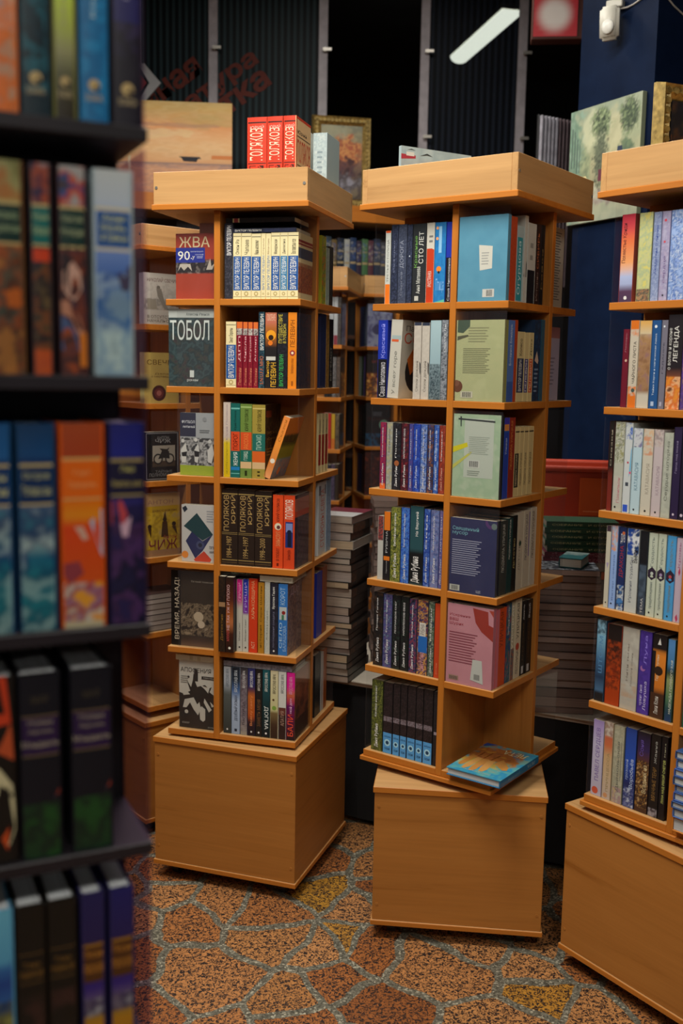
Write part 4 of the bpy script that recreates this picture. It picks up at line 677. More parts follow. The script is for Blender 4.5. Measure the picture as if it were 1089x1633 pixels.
  (3144, 3359, 2050, 'yellow-green fading to brown spine|5a5a2a|g 0 221c14 .08 2a2616 .2 4a4a34 .3 7a7a54 .4 8a9440 .5 98a83c 1 98a83c;o .5 .16 .2 a08a5c;o .58 .15 .09 2a2218;t .09 .12 .2 .8 h 9a8a68 ВЕЛЬМИРА;t .4 .9 .4 .6 u 90906a Мантикора', {'hard': 1, 'd': 0.112}),
  (3383, 3647, 2050, 'bright azure spine with silver script|0e5a86|n 0 1 9 .6 10608c 0c4a74 1a74a0 0a3c64;o .5 .16 .2 a08a5c;o .58 .15 .09 2a2218;t .09 .12 .2 .8 h 9a8a68 ВЕЛЬМИРА;t .45 .97 .4 .6 u 9ab0b4 Королева ветра', {'hard': 1, 'd': 0.112}),
  (3680, 3973, 2050, 'near-black violet spine with silver script|15121c|n .3 1 10 .5 1c1830 120f18 30264c;b .45 1 1c1a4a;o .5 .16 .2 a08a5c;o .58 .15 .09 2a2218;t .09 .12 .2 .8 h 9a8a68 ВЕЛЬМИРА;t .55 .97 .4 .62 u 8a86a0 Некромант', {'hard': 1, 'd': 0.112}),
 ]),
 ('K','f',2,60,[
  (2529, 2852, 1925, 'orange painted spine with wide dark green label|5a3a20|g 0 4a2c18 .02 8a4a1c .06 2a1a14 .3 5a2c16 .55 8a4a1e .62 90501e .8 8a7a44 1 6a6a44;n 0 .6 9 .8 a0501c 2c1a16 1c3a34 7a3a1a 3a2a20 8a5a2a;n .82 1 9 .7 8a4a22 7a7a50 5a5a34;b .62 .8 0c2622;b .795 .81 9a8a5c;b .61 .622 9a8a5c;t .73 .77 .15 .85 h 7a8a68 Вельяш;t .66 .71 .12 .88 h 7a8a68 Дракон', {'hard': 1, 'd': 0.112}),
  (2906, 3104, 1925, 'painted spine with teal label and orange feet|2c2226|n 0 .6 9 .9 2a2024 3c3420 6a3a1c 1a1618 54442a;n 0 .12 6 .7 b0481c a04018;n .8 1 12 .8 24203c 8a3c20 7a7a80;b .62 .8 0c5450;b .795 .81 9a8a5c;b .61 .622 9a8a5c;t .73 .77 .15 .85 h 8a9a70 Кордан;t .66 .71 .12 .88 h 8a9a70 Сердце;b .54 .6 a83418', {'hard': 1, 'd': 0.112}),
  (3156, 3429, 1925, 'painted spine with a dark-haired woman in blue|2c1c20|n 0 .6 7 .6 a04818 2c2024 703420 2a3048;p 17131a .1 .5 .3 .62 .7 .62 .9 .5 .8 .4 .3 .38;p a88474 .15 .5 .5 .55 .75 .5 .8 .42 .55 .36 .3 .38 .15 .42;p 9a6a54 .0 .36 .3 .36 .7 .28 .85 .2 .7 .18 .4 .28 0 .3;p 3a4a6c 0 .3 .3 .27 .6 .2 .7 .12 .1 .12 0 .2;p b0641e .7 .2 1 .22 1 .04 .7 .04;p 2a2030 .35 .36 .9 .46 1 .36 .5 .32;n .8 1 10 .9 8a8a88 a03c1c 1c3c6c 3a2a20;b .62 .8 102a26;b .795 .81 9a8a5c;b .61 .622 9a8a5c;t .73 .77 .15 .85 h 848c6c Ведиторий;t .66 .71 .12 .88 h 848c6c Империя', {'hard': 1, 'd': 0.112}),
  (3483, 3867, 1925, 'white and blue snowy spine with a gold-framed blue label|8a9aa0|g 0 8fa4a2 .2 90a8a8 .25 1c4a80 .36 143c74 .45 2a4f90 .6 5a74a8 .75 7c90b8 .85 9aa4ae 1 a0a6a6;n 0 .5 8 .45 8aa4a8 2c5a90 a0b4b4 143466;p 3a3448 .6 .5 .95 .55 .9 .42 .7 .42;b .61 .815 8a98b0;r .1 .92 .63 .8 0c3f78;t .745 .785 .22 .8 h a4a878 Ария;t .7 .74 .2 .82 h a4a878 Верфь;t .65 .69 .2 .85 h a4a878 и принцы;b .805 .82 b0a684;b .61 .622 b0a684', {'hard': 1, 'd': 0.112}),
 ]),
 ('K','f',3,60,[
  (2343, 2691, 2010, 'blue sea-painting spine cut by the frame edge|123a60|g 0 0c4a4c .2 1a7476 .3 14505c .38 0e3a66 .45 5a7078 .5 3a4458 .62 4a5a74 .64 0c2c54 .82 0c2c54 .84 1a4a7a 1 12406c;n 0 .6 7 .5 1a6a78 0c3050 8aa0a0 10405c;b .62 .8 0a2a54;b .795 .81 9a8a5c;b .61 .622 9a8a5c;t .73 .77 .15 .85 h 9a9a70 Океан;t .66 .71 .12 .88 h 9a9a70 Элегии', {'hard': 1, 'd': 0.112}),
  (2736, 3093, 2010, 'blue stormy sea-painting spine with a navy label|123454|g 0 0c4a4c .15 187074 .25 0f5a60 .36 0c3060 .42 8a9a98 .47 2a3a58 .6 3c4c68 .64 0c2850 .82 0c2850 .85 123a64 1 0e2c4c;n 0 .6 7 .5 1c6c78 0c3050 8aa0a0 10405c;b .62 .8 0a2448;b .795 .81 9a8a5c;b .61 .622 9a8a5c;t .73 .77 .15 .85 h 9a9a70 Остров;t .66 .71 .12 .88 h 9a9a70 Элегии и сны', {'hard': 1, 'd': 0.112}),
  (3133, 3560, 2010, 'flame orange painted spine with pale crowd at foot|b84a10|g 0 a09880 .06 a89868 .1 a87828 .2 b8701c .22 b04412 .5 b83810 .55 c07414 .6 c0680c .64 c0560c .82 c0560c .84 8a3418 1 8a3a1a;n .03 .22 9 .85 c08428 6a4a78 8a3020 a0a4a0 c07818;p 8a9cb0 .65 .52 1 .6 1 .32 .9 .36;p b08a78 .3 .5 .5 .5 .62 .44 .5 .43;p 7a3038 .05 .32 .4 .33 .5 .27 .2 .22 .05 .26;t .745 .775 .3 .7 h c88a50 Гарт;t .69 .72 .2 .8 h c88a50 Повелитель;b .63 .64 b08a50;b .82 .835 b08a50', {'hard': 1, 'd': 0.112}),
  (3599, 3968, 2010, 'dark violet painted spine with a small gilt label|1a1836|g 0 14122a .3 16142a .5 1a1838 .62 24225c .64 16142c .82 16142c .84 1c206c 1 1a1c5c;n 0 .6 8 .7 1c1838 120f22 4a2c5c 3a2040 241c48;p a03a40 .0 .62 .35 .62 .5 .55 .4 .5 .0 .5;p b090a0 .3 .5 .6 .54 .5 .44 .35 .44;t .755 .79 .3 .7 h a09a58 Лир;t .69 .72 .1 .9 h 9a8c50 Воитель снов;b .64 .65 8a7a4c;b .81 .825 8a7a4c', {'hard': 1, 'd': 0.112}),
 ]),
 ('K','f',4,60,[
  (2262, 2665, 1900, "black and cream spine with a pale woman's face|14110f|p b0a884 0 .5 .6 .52 .9 .42 .98 .2 .8 .1 .3 .06 0 .1;p 14110f .35 .36 .6 .37 .6 .35 .35 .34;p 14110f .72 .37 .9 .38 .9 .36 .72 .35;p 14110f .5 .2 .8 .21 .7 .18 .5 .18;p a04424 0 .72 .9 .74 .95 .55 .6 .6 0 .56;p a8341a .3 1 .8 1 .9 .75 .5 .74;p a8421c .6 .14 .8 .2 .75 .07;p 14110f 0 .16 .45 .14 .6 .05 .1 .02", {'hard': 1, 'd': 0.112}),
  (2700, 3096, 1900, 'black hardcover with purple label and green foot, left twin|0e1018|b 0 .3 12241a;n 0 .3 8 .6 16381c 0f2016 1c4a1c;p 6a6880 0 .32 .85 .33 0 .19;p 7a2c1c .85 .33 1 .4 1 .35;b .56 .77 241436;b .555 .565 5a4a34;b .765 .775 5a4a34;t .725 .75 .2 .8 h 8a8070 Пояна;t .675 .7 .2 .8 h 8a8070 Ларгель;t .6 .64 .06 .94 h 8a8070 Мондиаль;t .84 .88 .3 .7 h 3a3428 МИР', {'hard': 1, 'd': 0.112}),
  (3193, 3605, 1900, 'black hardcover with purple label and green foot, right twin|0e1018|b 0 .3 12241a;n 0 .3 8 .6 16381c 0f2016 1c4a1c;p 6a6880 0 .32 .85 .33 0 .19;p 7a2c1c .85 .33 1 .4 1 .35;b .56 .77 241436;b .555 .565 5a4a34;b .765 .775 5a4a34;t .725 .75 .2 .8 h 8a8070 Пояна;t .675 .7 .2 .8 h 8a8070 Ларгель;t .6 .64 .06 .94 h 8a8070 Мондиаль;t .84 .88 .3 .7 h 3a3428 МИР', {'hard': 1, 'd': 0.112}),
 ]),
 ('K','f',5,60,[
  (2285, 2595, 1950, 'light blue seaside spine cut by the frame edge|4a84a4|g 0 2a2a20 .2 4a4a2a .42 8a8a58 .45 2a5a90 .6 1c3a78 .68 2a5a90 .72 4a8aaa 1 5a9cb4;n 0 .5 10 .7 7a7a3a 1a1a18 4a4a20', {'hard': 1, 'd': 0.112}),
  (2620, 2903, 1950, 'black-brown spine with gold bands, left twin|14120f|b .73 .735 5a4220;b .57 .575 5a4220;t .66 .69 .2 .8 h 6a4c20 Тень;t .6 .64 .1 .9 h 6a4c20 маяков;n .1 .5 7 .4 14120f 1c1816 4a2c28', {'hard': 1, 'd': 0.112}),
  (2928, 3214, 1950, 'black-brown spine with gold bands, right twin|14120f|b .73 .735 5a4220;b .57 .575 5a4220;t .66 .69 .2 .8 h 6a4c20 Тень;t .6 .64 .1 .9 h 6a4c20 маяков;n .1 .5 7 .4 14120f 1c1816 4a2c28', {'hard': 1, 'd': 0.112}),
  (3260, 3503, 1950, 'indigo and yellow desert spine, left twin|22204c|g 0 8a5a10 .26 a0701a .3 8a6a28 .33 6a6a74 .38 5a4a6a .46 30206a .6 241a44 1 1e1c4a;n .3 .4 14 .8 8a8a90 2a2040 5a5060;r .06 .94 .5 .72 4a2c14;r .1 .9 .7 .715 8a6024;t .64 .68 .12 .88 h a06a28 Песни;t .55 .6 .1 .9 h a06a28 песков', {'hard': 1, 'd': 0.112}),
  (3550, 3809, 1950, 'indigo and yellow desert spine, right twin|22204c|g 0 8a5a10 .26 a0701a .3 8a6a28 .33 6a6a74 .38 5a4a6a .46 30206a .6 241a44 1 1c1c58;n .3 .4 14 .8 8a8a90 2a2040 5a5060;r .06 .94 .5 .72 4a2c14;r .1 .9 .7 .715 8a6024;t .64 .68 .12 .88 h a06a28 Песни;t .55 .6 .1 .9 h a06a28 песков', {'hard': 1, 'd': 0.112}),
 ]),
 ('D','r',1,120,[
  (50, 1300, 1583, 'off-white cover with engraving of a seated man|8c8a84||9c9890|n .28 .8 9 .5 9c9890 a8a49c 8a8680 a09c94;t .83 .92 .1 .97 h 4a2e30 НИКОЛАЙ СВЕЧИН;t .12 .18 .1 .97 h 4a4038 В ОТСУТСТВИЕ;t .04 .1 .1 .97 h 4a4038 НАЧАЛЬСТВА;n .28 .5 10 .7 8a847c 5a5650 a09c94;o .42 .72 .05 5a5650;p 6a665e .36 .7 .5 .7 .62 .4 .72 .3 .6 .3 .5 .42 .4 .55;p 7a7468 .1 .5 .35 .48 .38 .3 .1 .3', {'k': 'c', 'T': 0.03, 'd': 0.125}),
 ]),
 ('D','r',2,120,[
  (50, 1300, 1593, 'yellow cover with a red wax seal|9a8a5a||a08a4a|n 0 1 5 .3 a8924e 98824a;t .76 .86 .08 .98 h 5a4018 СВЕЧИН;t .56 .6 .3 .7 h 5a4018 Дела;t .5 .54 .2 .8 h 5a4018 о мертвецах;o .42 .2 .2 3a1614;o .42 .2 .13 5a2420;o .42 .2 .07 8a5048', {'k': 'c', 'T': 0.03, 'd': 0.125}),
 ]),
 ('D','r',3,120,[
  (50, 1300, 1555, 'black cover with framed photo of a motorcycle|161618||151517|r .03 .97 .02 .98 77777a;r .05 .95 .035 .965 151517;t .84 .91 .35 .7 h 7a7a7a АНТОН;t .77 .85 .3 .75 h 8a8a88 ЧИЖ;r .22 .88 .28 .72 8a8478;r .22 .88 .28 .4 3a3026;o .38 .44 .14 1a1a1a;o .38 .44 .1 8a8478;o .72 .44 .14 1a1a1a;o .72 .44 .1 8a8478;p 1a1a1a .38 .44 .5 .62 .7 .6 .72 .44 .55 .46;p 1a1a1a .42 .66 .5 .6 .66 .6 .72 .68 .64 .64;t .16 .22 .3 .8 h 6a6a6a ТАЙНЫЕ;t .08 .15 .12 .9 h 6a6a6a ПОЛНОМОЧИЯ', {'k': 'c', 'T': 0.03, 'd': 0.125}),
 ]),
 ('D','r',4,120,[
  (70, 1320, 2041, 'yellow cover with dancing figures and red title|9a7a18||9c7c16|n 0 .7 6 .6 b0941a 8a7020 b89a28 a08a5a;b .8 1 9a7a50;b .0 .1 8a6848;t .83 .9 .05 .8 h 7a5a4a АНТОН;t .7 .74 .2 .9 h 5a3a18 рассказы;o .55 .58 .06 2a1a10;p 3a2410 .48 .55 .62 .55 .66 .3 .44 .3;p 3a2410 .5 .6 .56 .72 .6 .6;o .1 .48 .06 2a1a10;o .82 .5 .06 2a1a10;p 3a2410 .05 .45 .16 .45 .14 .3;p 3a2410 .76 .46 .88 .46 .92 .32;t .1 .26 .08 .92 h 6a1c2a ЧИЖ;t .27 .33 .5 .9 h 8a3a28 Антон', {'k': 'c', 'T': 0.03, 'd': 0.125}),
 ]),
 ('E','f',1,100,[
  (2000, 2521, 2000, 'navy spine|16244a|n 0 1 20 .4 1c3058 101a38', {}),
  (2558, 2968, 2000, 'navy spine|1a2a54|n 0 1 20 .4 1c3058 101a38', {}),
  (3006, 3350, 2000, 'grey-blue spine|3a4a60|n 0 1 20 .6 5a6a80 141a28', {}),
 ]),
 ('E','r',1,100,[
  (50, 1300, 2075, 'white cover with violet flowers|6a7088||7a8098|n 0 1 5 .8 8a90a4 7a80a0 4a4870 8088a0;o .4 .4 .2 3a3a5c', {'k': 'c', 'T': 0.03, 'd': 0.125}),
 ]),
 ('E','f',2,100,[
  (2000, 2490, 2000, 'white-green spine|7a8a80|', {}),
  (2533, 2946, 2000, 'dark green spine|24382a|', {}),
  (2987, 3350, 2000, 'violet spine|4a3a6a|', {}),
 ]),
 ('E','r',2,100,[
  (50, 1300, 2087, 'dark cover with orange flames|1c1614||1c1614|g 0 6a3c14 .3 a0641c .5 5a2c14 .6 1c1614;n 0 .55 6 .9 b0701e 1c1412 8a4a18 c09a50;t .8 .86 .2 .8 h 8a3020 ОГОНЬ', {'k': 'c', 'T': 0.03, 'd': 0.125}),
 ]),
 ('E','f',3,100,[
  (2000, 2443, 2000, 'black spine|1a1618|t .2 .8 .3 .7 u 6a5a58 Тайна', {}),
  (2483, 2932, 2000, 'black spine|1a1618|t .2 .8 .3 .7 u 6a5a58 Мрак', {}),
  (2971, 3350, 2000, 'black spine|141416|t .2 .8 .3 .7 u 5a5a58 Ночь', {}),
 ]),
 ('E','r',3,100,[
  (50, 1300, 2155, 'dark cover with a pale moon|141618||141618|o .75 .5 .2 5a7a6c;n 0 .3 6 .8 141a20 1a4a6a 101214;l 4 .3 .7 .7 .8 5a5a60', {'k': 'c', 'T': 0.03, 'd': 0.125}),
 ]),
 ('E','f',4,100,[
  (2000, 2455, 2000, 'dark violet spine|221c34|', {}),
  (2498, 2919, 2000, 'navy spine|141c38|', {}),
  (2960, 3350, 2000, 'brown spine|2c1c18|', {}),
 ]),
 ('E','r',4,100,[
  (50, 1300, 2202, 'dark reddish cover|2a1614||2e1814|n 0 1 6 .8 4a2014 1c1212 6a2c18', {'k': 'c', 'T': 0.03, 'd': 0.125}),
 ]),
 ('F','f',1,100,[
  (3383, 3574, 2100, 'white spine|8a8e90|n 0 1 30 .4 9a9ea0 6a7074', {}),
  (3588, 3764, 2100, 'white spine|909496|n 0 1 30 .3 7a7e84 9a9ea0;b 0 .2 6a2430', {}),
  (3779, 3910, 2094, 'dark mottled spine|2c2a2a|n 0 1 30 .7 4a4440 1a1818', {}),
 ]),
 ('F','f',2,100,[
  (3201, 3379, 1982, 'black spine with white lettering|161516|t .1 .9 .3 .7 u 8a8a88 ГЕРОЙ', {}),
  (3394, 3541, 1981, 'black spine with white lettering|161516|t .1 .9 .3 .7 u 8a8a88 ПОБЕГ', {}),
  (3556, 3733, 1800, 'grey mottled spine|4a4848|n 0 1 30 .7 6a6868 2a2828', {}),
  (3748, 3910, 1799, 'brown mottled spine|3a302a|n 0 1 30 .7 5a4a40 2a2420', {}),
 ]),
 ('F','f',3,100,[
  (2885, 3123, 1573, 'red and white spine|8a2a20|t .2 .8 .3 .7 u a0a09c МИР', {}),
  (3146, 3539, 1622, 'red spine with white lettering|8a1c1c|t .1 .9 .3 .7 u 9a908c ДЕТЕКТИВ', {}),
  (3554, 3718, 1591, 'yellow and orange spine|9a7a20|b 0 .3 a0561c', {}),
  (3740, 3910, 1590, 'mottled spine|3a342c|n 0 1 30 .7 6a5a40 2a2420', {}),
 ]),
 ('F','f',4,100,[
  (3028, 3327, 1629, 'dark spine|1c1a1c|', {}),
  (3357, 3551, 1627, 'dark blue spine|1a2030|', {}),
  (3574, 3746, 1663, 'violet mottled spine|3a3044|n 0 1 30 .7 5a5068 1c1824', {}),
  (3760, 3910, 1662, 'brown spine|2e241c|', {}),
 ]),
]

# ------------------------------------------------------------------ room
def floor_mat():
    m, N, Lk, b = mat('crazy_paving')
    tc = N.new('ShaderNodeTexCoord')
    wn = N.new('ShaderNodeTexNoise'); wn.inputs['Scale'].default_value = 3.2; wn.inputs['Detail'].default_value = 2
    sub = N.new('ShaderNodeVectorMath'); sub.operation = 'SUBTRACT'; sub.inputs[1].default_value = (.5, .5, .5)
    scl = N.new('ShaderNodeVectorMath'); scl.operation = 'SCALE'; scl.inputs['Scale'].default_value = .16
    ad = N.new('ShaderNodeVectorMath'); ad.operation = 'ADD'
    mp = N.new('ShaderNodeMapping'); mp.inputs['Scale'].default_value = (1.15, .95, 1); mp.inputs['Rotation'].default_value = (0, 0, .5)
    Lk.new(tc.outputs['Object'], wn.inputs['Vector']); Lk.new(wn.outputs['Color'], sub.inputs[0]); Lk.new(sub.outputs[0], scl.inputs[0])
    Lk.new(tc.outputs['Object'], ad.inputs[0]); Lk.new(scl.outputs[0], ad.inputs[1]); Lk.new(ad.outputs[0], mp.inputs['Vector'])
    ve = N.new('ShaderNodeTexVoronoi'); ve.voronoi_dimensions = '2D'; ve.feature = 'DISTANCE_TO_EDGE'; ve.inputs['Scale'].default_value = 5.2
    vc = N.new('ShaderNodeTexVoronoi'); vc.voronoi_dimensions = '2D'; vc.feature = 'F1'; vc.inputs['Scale'].default_value = 5.2
    Lk.new(mp.outputs[0], ve.inputs['Vector']); Lk.new(mp.outputs[0], vc.inputs['Vector'])
    en = N.new('ShaderNodeTexNoise'); en.inputs['Scale'].default_value = 38; en.inputs['Detail'].default_value = 3
    Lk.new(tc.outputs['Object'], en.inputs['Vector'])
    ea = N.new('ShaderNodeMath'); ea.operation = 'MULTIPLY_ADD'; ea.inputs[1].default_value = .06; Lk.new(en.outputs['Fac'], ea.inputs[0]); Lk.new(ve.outputs['Distance'], ea.inputs[2])
    mk = N.new('ShaderNodeMapRange'); mk.inputs['From Min'].default_value = .088; mk.inputs['From Max'].default_value = .100; Lk.new(ea.outputs[0], mk.inputs['Value'])
    # stone colours
    sep = N.new('ShaderNodeSeparateColor'); Lk.new(vc.outputs['Color'], sep.inputs[0])
    r = N.new('ShaderNodeValToRGB'); e = r.color_ramp.elements; r.color_ramp.interpolation = 'LINEAR'
    e[0].position = 0; e[0].color = (.26, .085, .022, 1); e[1].position = 1; e[1].color = (.44, .18, .04, 1)
    for p, c in ((.3, (.36, .125, .032)), (.5, (.42, .17, .052)), (.72, (.48, .225, .08)), (.92, (.40, .17, .05)), (.96, (.42, .21, .02))):
        x = e.new(p); x.color = (*c, 1)
    Lk.new(sep.outputs[0], r.inputs['Fac'])
    tn = N.new('ShaderNodeTexNoise'); tn.inputs['Scale'].default_value = 70; tn.inputs['Detail'].default_value = 3
    Lk.new(tc.outputs['Object'], tn.inputs['Vector'])
    hv = N.new('ShaderNodeHueSaturation'); tm = N.new('ShaderNodeMapRange'); tm.inputs['To Min'].default_value = .65; tm.inputs['To Max'].default_value = 1.35
    Lk.new(tn.outputs['Fac'], tm.inputs['Value']); Lk.new(tm.outputs[0], hv.inputs['Value']); Lk.new(r.outputs['Color'], hv.inputs['Color'])
    sp = N.new('ShaderNodeTexNoise'); sp.inputs['Scale'].default_value = 125; sp.inputs['Detail'].default_value = 4; sp.inputs['Roughness'].default_value = .6; sp.inputs['Distortion'].default_value = 1.2
    Lk.new(tc.outputs['Object'], sp.inputs['Vector'])
    sm = N.new('ShaderNodeMapRange'); sm.inputs['From Min'].default_value = .475; sm.inputs['From Max'].default_value = .545; Lk.new(sp.outputs['Fac'], sm.inputs['Value'])
    m1 = N.new('ShaderNodeMixRGB'); Lk.new(sm.outputs[0], m1.inputs['Fac']); Lk.new(hv.outputs[0], m1.inputs['Color1']); m1.inputs['Color2'].default_value = (.02, .013, .012, 1)
    # mortar with pale chips
    gv = N.new('ShaderNodeTexVoronoi'); gv.inputs['Scale'].default_value = 210; Lk.new(tc.outputs['Object'], gv.inputs['Vector'])
    gs = N.new('ShaderNodeSeparateColor'); Lk.new(gv.outputs['Color'], gs.inputs[0])
    gr = N.new('ShaderNodeValToRGB'); g = gr.color_ramp.elements
    g[0].color = (.05, .046, .034, 1); g[1].color = (.42, .39, .29, 1); g[1].position = 1
    for p, c in ((.45, (.115, .108, .08)), (.82, (.175, .165, .125))):
        x = g.new(p); x.color = (*c, 1)
    Lk.new(gs.outputs[0], gr.inputs['Fac'])
    m2 = N.new('ShaderNodeMixRGB'); Lk.new(mk.outputs[0], m2.inputs['Fac']); Lk.new(gr.outputs['Color'], m2.inputs['Color1']); Lk.new(m1.outputs[0], m2.inputs['Color2'])
    Lk.new(m2.outputs[0], b.inputs['Base Color']); b.inputs['Roughness'].default_value = .5; b.inputs['Specular IOR Level'].default_value = .3
    bp = N.new('ShaderNodeBump'); bp.inputs['Strength'].default_value = .25; bp.inputs['Distance'].default_value = .003
    Lk.new(mk.outputs[0], bp.inputs['Height']); Lk.new(bp.outputs[0], b.inputs['Normal'])
    return m
mb = MB(); mb.box((-3.5, -3, -.1), (3.5, 10, 0)); struct(mb.obj('floor', floor_mat()))
mb = MB(); mb.box((-3.5, -3, 4.2), (3.5, 10, 4.3)); struct(mb.obj('ceiling', M_CEIL))
mb = MB(); mb.box((-3.5, 10, 0), (3.5, 10.1, 4.2)); struct(mb.obj('wall_back', M_WALL))
mb = MB(); mb.box((-3.6, -3, 0), (-3.5, 10, 4.2)); struct(mb.obj('wall_left', M_WALL))
mb = MB(); mb.box((3.5, -3, 0), (3.6, 10, 4.2)); struct(mb.obj('wall_right', M_WALL))
# navy pillar
PY = -1.085
col_e = Vector((math.cos(PY), math.sin(PY), 0)); col_n = Vector((-col_e.y, col_e.x, 0)); COL0 = Vector((.889, 4.192, 0))
def navy_mat():
    m, N, Lk, b = mat('navy_scuffed_paint')
    tc = N.new('ShaderNodeTexCoord'); n = N.new('ShaderNodeTexNoise'); n.inputs['Scale'].default_value = 4; n.inputs['Detail'].default_value = 8; n.inputs['Roughness'].default_value = .7
    Lk.new(tc.outputs['Object'], n.inputs['Vector'])
    r = N.new('ShaderNodeValToRGB'); e = r.color_ramp.elements; e[0].position = .3; e[0].color = (.003, .008, .026, 1); e[1].position = .62; e[1].color = (.006, .015, .046, 1)
    x = e.new(.74); x.color = (.12, .14, .17, 1)
    Lk.new(n.outputs['Fac'], r.inputs['Fac']); Lk.new(r.outputs[0], b.inputs['Base Color']); b.inputs['Roughness'].default_value = .5; b.inputs['Specular IOR Level'].default_value = .08
    return m
mb = MB(); mb.box((0, 0, 0), (.4035, .5, 4.2)); struct(mb.obj('wall_pillar', navy_mat(), loc=COL0, rz=PY))

# ------------------------------------------------------------------ spinner carousels
B_Z = wood('shaded_beech_z', 2, B0, B1)
WOODS = dict(shelf=(W_X, E_X), panel=(B_Z, E_Z), base=(B_X, B_Y), top=(W_X, E_X), plate=(E_X, E_X), lip=(W_X, E_X), fx=W_X, fy=W_Y, pane=M_ACRYL, screw=M_SCREW)
DARKS = dict(shelf=(M_BLACKW, M_BLACKW), panel=(M_BLACK, M_BLACK), base=(M_BLACK, M_BLACK), top=(M_BLACKW, M_BLACKW), plate=(M_BLACK, M_BLACK), lip=(M_BLACKW, M_BLACKW), fx=M_BLACKW, fy=M_BLACKW, pane=M_ACRYLV, screw=M_SCREW)
CARS = {}
def slab(mb, a, b, r=.001):
    """board: wide faces get material 0, narrow faces material 1"""
    n0 = len(mb.f); mb.bbox(a, b, r)
    dim = [b[i] - a[i] for i in range(3)]; thin = dim.index(min(dim))
    for k in range(n0, len(mb.f)):
        p = [Vector(mb.v[i]) for i in mb.f[k]]; nn = (p[1] - p[0]).cross(p[2] - p[0])
        mb.mi[k] = 0 if abs(nn[thin]) > .9 * nn.length else 1
def carousel(key, label, x, y, yaw, yb, levels, kind='B', L=.3984, N=.1457, t=.018, bt=.433, bbz=.056, mats=WOODS,
             lip=(.2382, .2536, .3404), plate=True, Ll=.4552, Lb=.4463, st=.0176, base=True, pane_levels=range(6), skip=(), name='book_carousel', cat='book carousel', base_tray=True, panew=None):
    root = empty(name, (x, y, 0), yaw); tag(root, label, cat, 'rotating book carousels' if mats is WOODS else None)
    h = L / 2; W = L - N - t; sg = 1 if kind == 'B' else -1
    CARS[key] = dict(root=root, h=h, N=N, W=W, t=t, z=levels, kind=kind, M=Matrix.Translation((x, y, 0)) @ Matrix.Rotation(yaw, 4, 'Z'), st=st)
    def rot(q, k):
        for _ in range(k % 4): q = (-q[1], q[0])
        return q
    def rect(x0, y0, x1, y1, k):
        if sg < 0: x0, x1 = -x1, -x0
        a = rot((x0, y0), k); b = rot((x1, y1), k)
        return min(a[0], b[0]), min(a[1], b[1]), max(a[0], b[0]), max(a[1], b[1])
    ztop = levels[0] + lip[0]; zbot = levels[-1] - st
    for k in range(4):
        a = rect(h - N - t, -h, h - N, -h + W, k); mb = MB()
        slab(mb, (a[0], a[1], zbot), (a[2], a[3], ztop)); mb.obj('upright_panel', mats['panel'], root)
    for i, z in enumerate(levels):
        mb = MB()
        for k in range(4):
            a = rect(h - N, -h, h, -h + W, k); slab(mb, (a[0], a[1], z - st), (a[2], a[3], z))
        mb.obj('shelf', mats['shelf'], root)
        if i in pane_levels:
            zt = (levels[i - 1] - st if i else ztop) - .006
            for k in range(4):
                if (i, k) in skip: continue
                ins = .004
                if panew and (k, 0) in panew: ins = panew[(k, 0)]
                a = rect(h - N, -h + .002, h - ins, -h + .0045, k); mb = MB()
                mb.box((a[0], a[1], z + .001), (a[2], a[3], zt)); mb.obj('acrylic_pane', mats['pane'], root)
    if plate:
        p = .2061; mb = MB(); slab(mb, (-p, -p, zbot - .0125), (p, p, zbot - .0005)); mb.obj('bottom_plate', mats['plate'], root)
        zbot -= .0125
    if base_tray:
        p = Ll / 2; mb = MB(); slab(mb, (-p, -p, ztop), (p, p, levels[0] + lip[1]), .0015); mb.obj('tray_plate', mats['lip'], root)
        q = Lb / 2; tb = .016; z0, z1 = levels[0] + lip[1], levels[0] + lip[2]
        if kind == 'A':
            bx = [((-q, -q), (q, -q + tb)), ((-q, q - tb), (q, q)), ((-q, -q + tb), (-q + tb, q - tb)), ((q - tb, -q + tb), (q, q - tb))]
        else:
            bx = [((-q + tb, -q), (q - tb, -q + tb)), ((-q + tb, q - tb), (q - tb, q)), ((-q, -q), (-q + tb, q)), ((q - tb, -q), (q, q))]
        fbs = {}
        for j, (a, b) in enumerate(bx):
            mb = MB(); mb.bbox((*a, z0), (*b, z1), .001); fbd = mb.obj('fascia_board', mats['fx'] if j < 2 else mats['fy'], root); fbs[j] = fbd
        for s in ((-q + .009, -q), (q - .009, -q)) if kind == 'A' else ((q, -q + .009), (q, q - .009)):
            mb = MB(); zz = (z0 + z1) / 2 + .002; d = Vector((0, -1, 0)) if kind == 'A' else Vector((1, 0, 0)); p = Vector((*s, zz))
            mb.cyl(p, p + d * .0012, .0042); mb.cyl(p + d * .0012, p + d * .0014, .0015); mb.obj('screw', mats['screw'], fbs[0 if kind == 'A' else 3])
    if base:
        br = yb - yaw
        mb = MB(); mb.cyl((0, 0, bt), (0, 0, zbot), .12, 32); mb.obj('turntable', M_RUBBER, root)
        q = .2292; mb = MB(); slab(mb, (-q, -q, bt - .0165), (q, q, bt), .0012); mb.obj('base_top', mats['top'], root, rz=br)
        q = .2297; mb = MB(); slab(mb, (-q, -q, bbz - .014), (q, q, bbz), .0012); mb.obj('base_plate', mats['top'], root, rz=br)
        q = .2255; mb = MB(); n0 = 0; mb.bbox((-q, -q, bbz), (q, q, bt - .0165), .0012)
        for k in range(len(mb.f)):
            p = [Vector(mb.v[i]) for i in mb.f[k]]; nn = (p[1] - p[0]).cross(p[2] - p[0])
            mb.mi[k] = 1 if abs(nn[0]) > .9 * nn.length else 0
        cab = mb.obj('base_cabinet', mats['base'], root, rz=br)
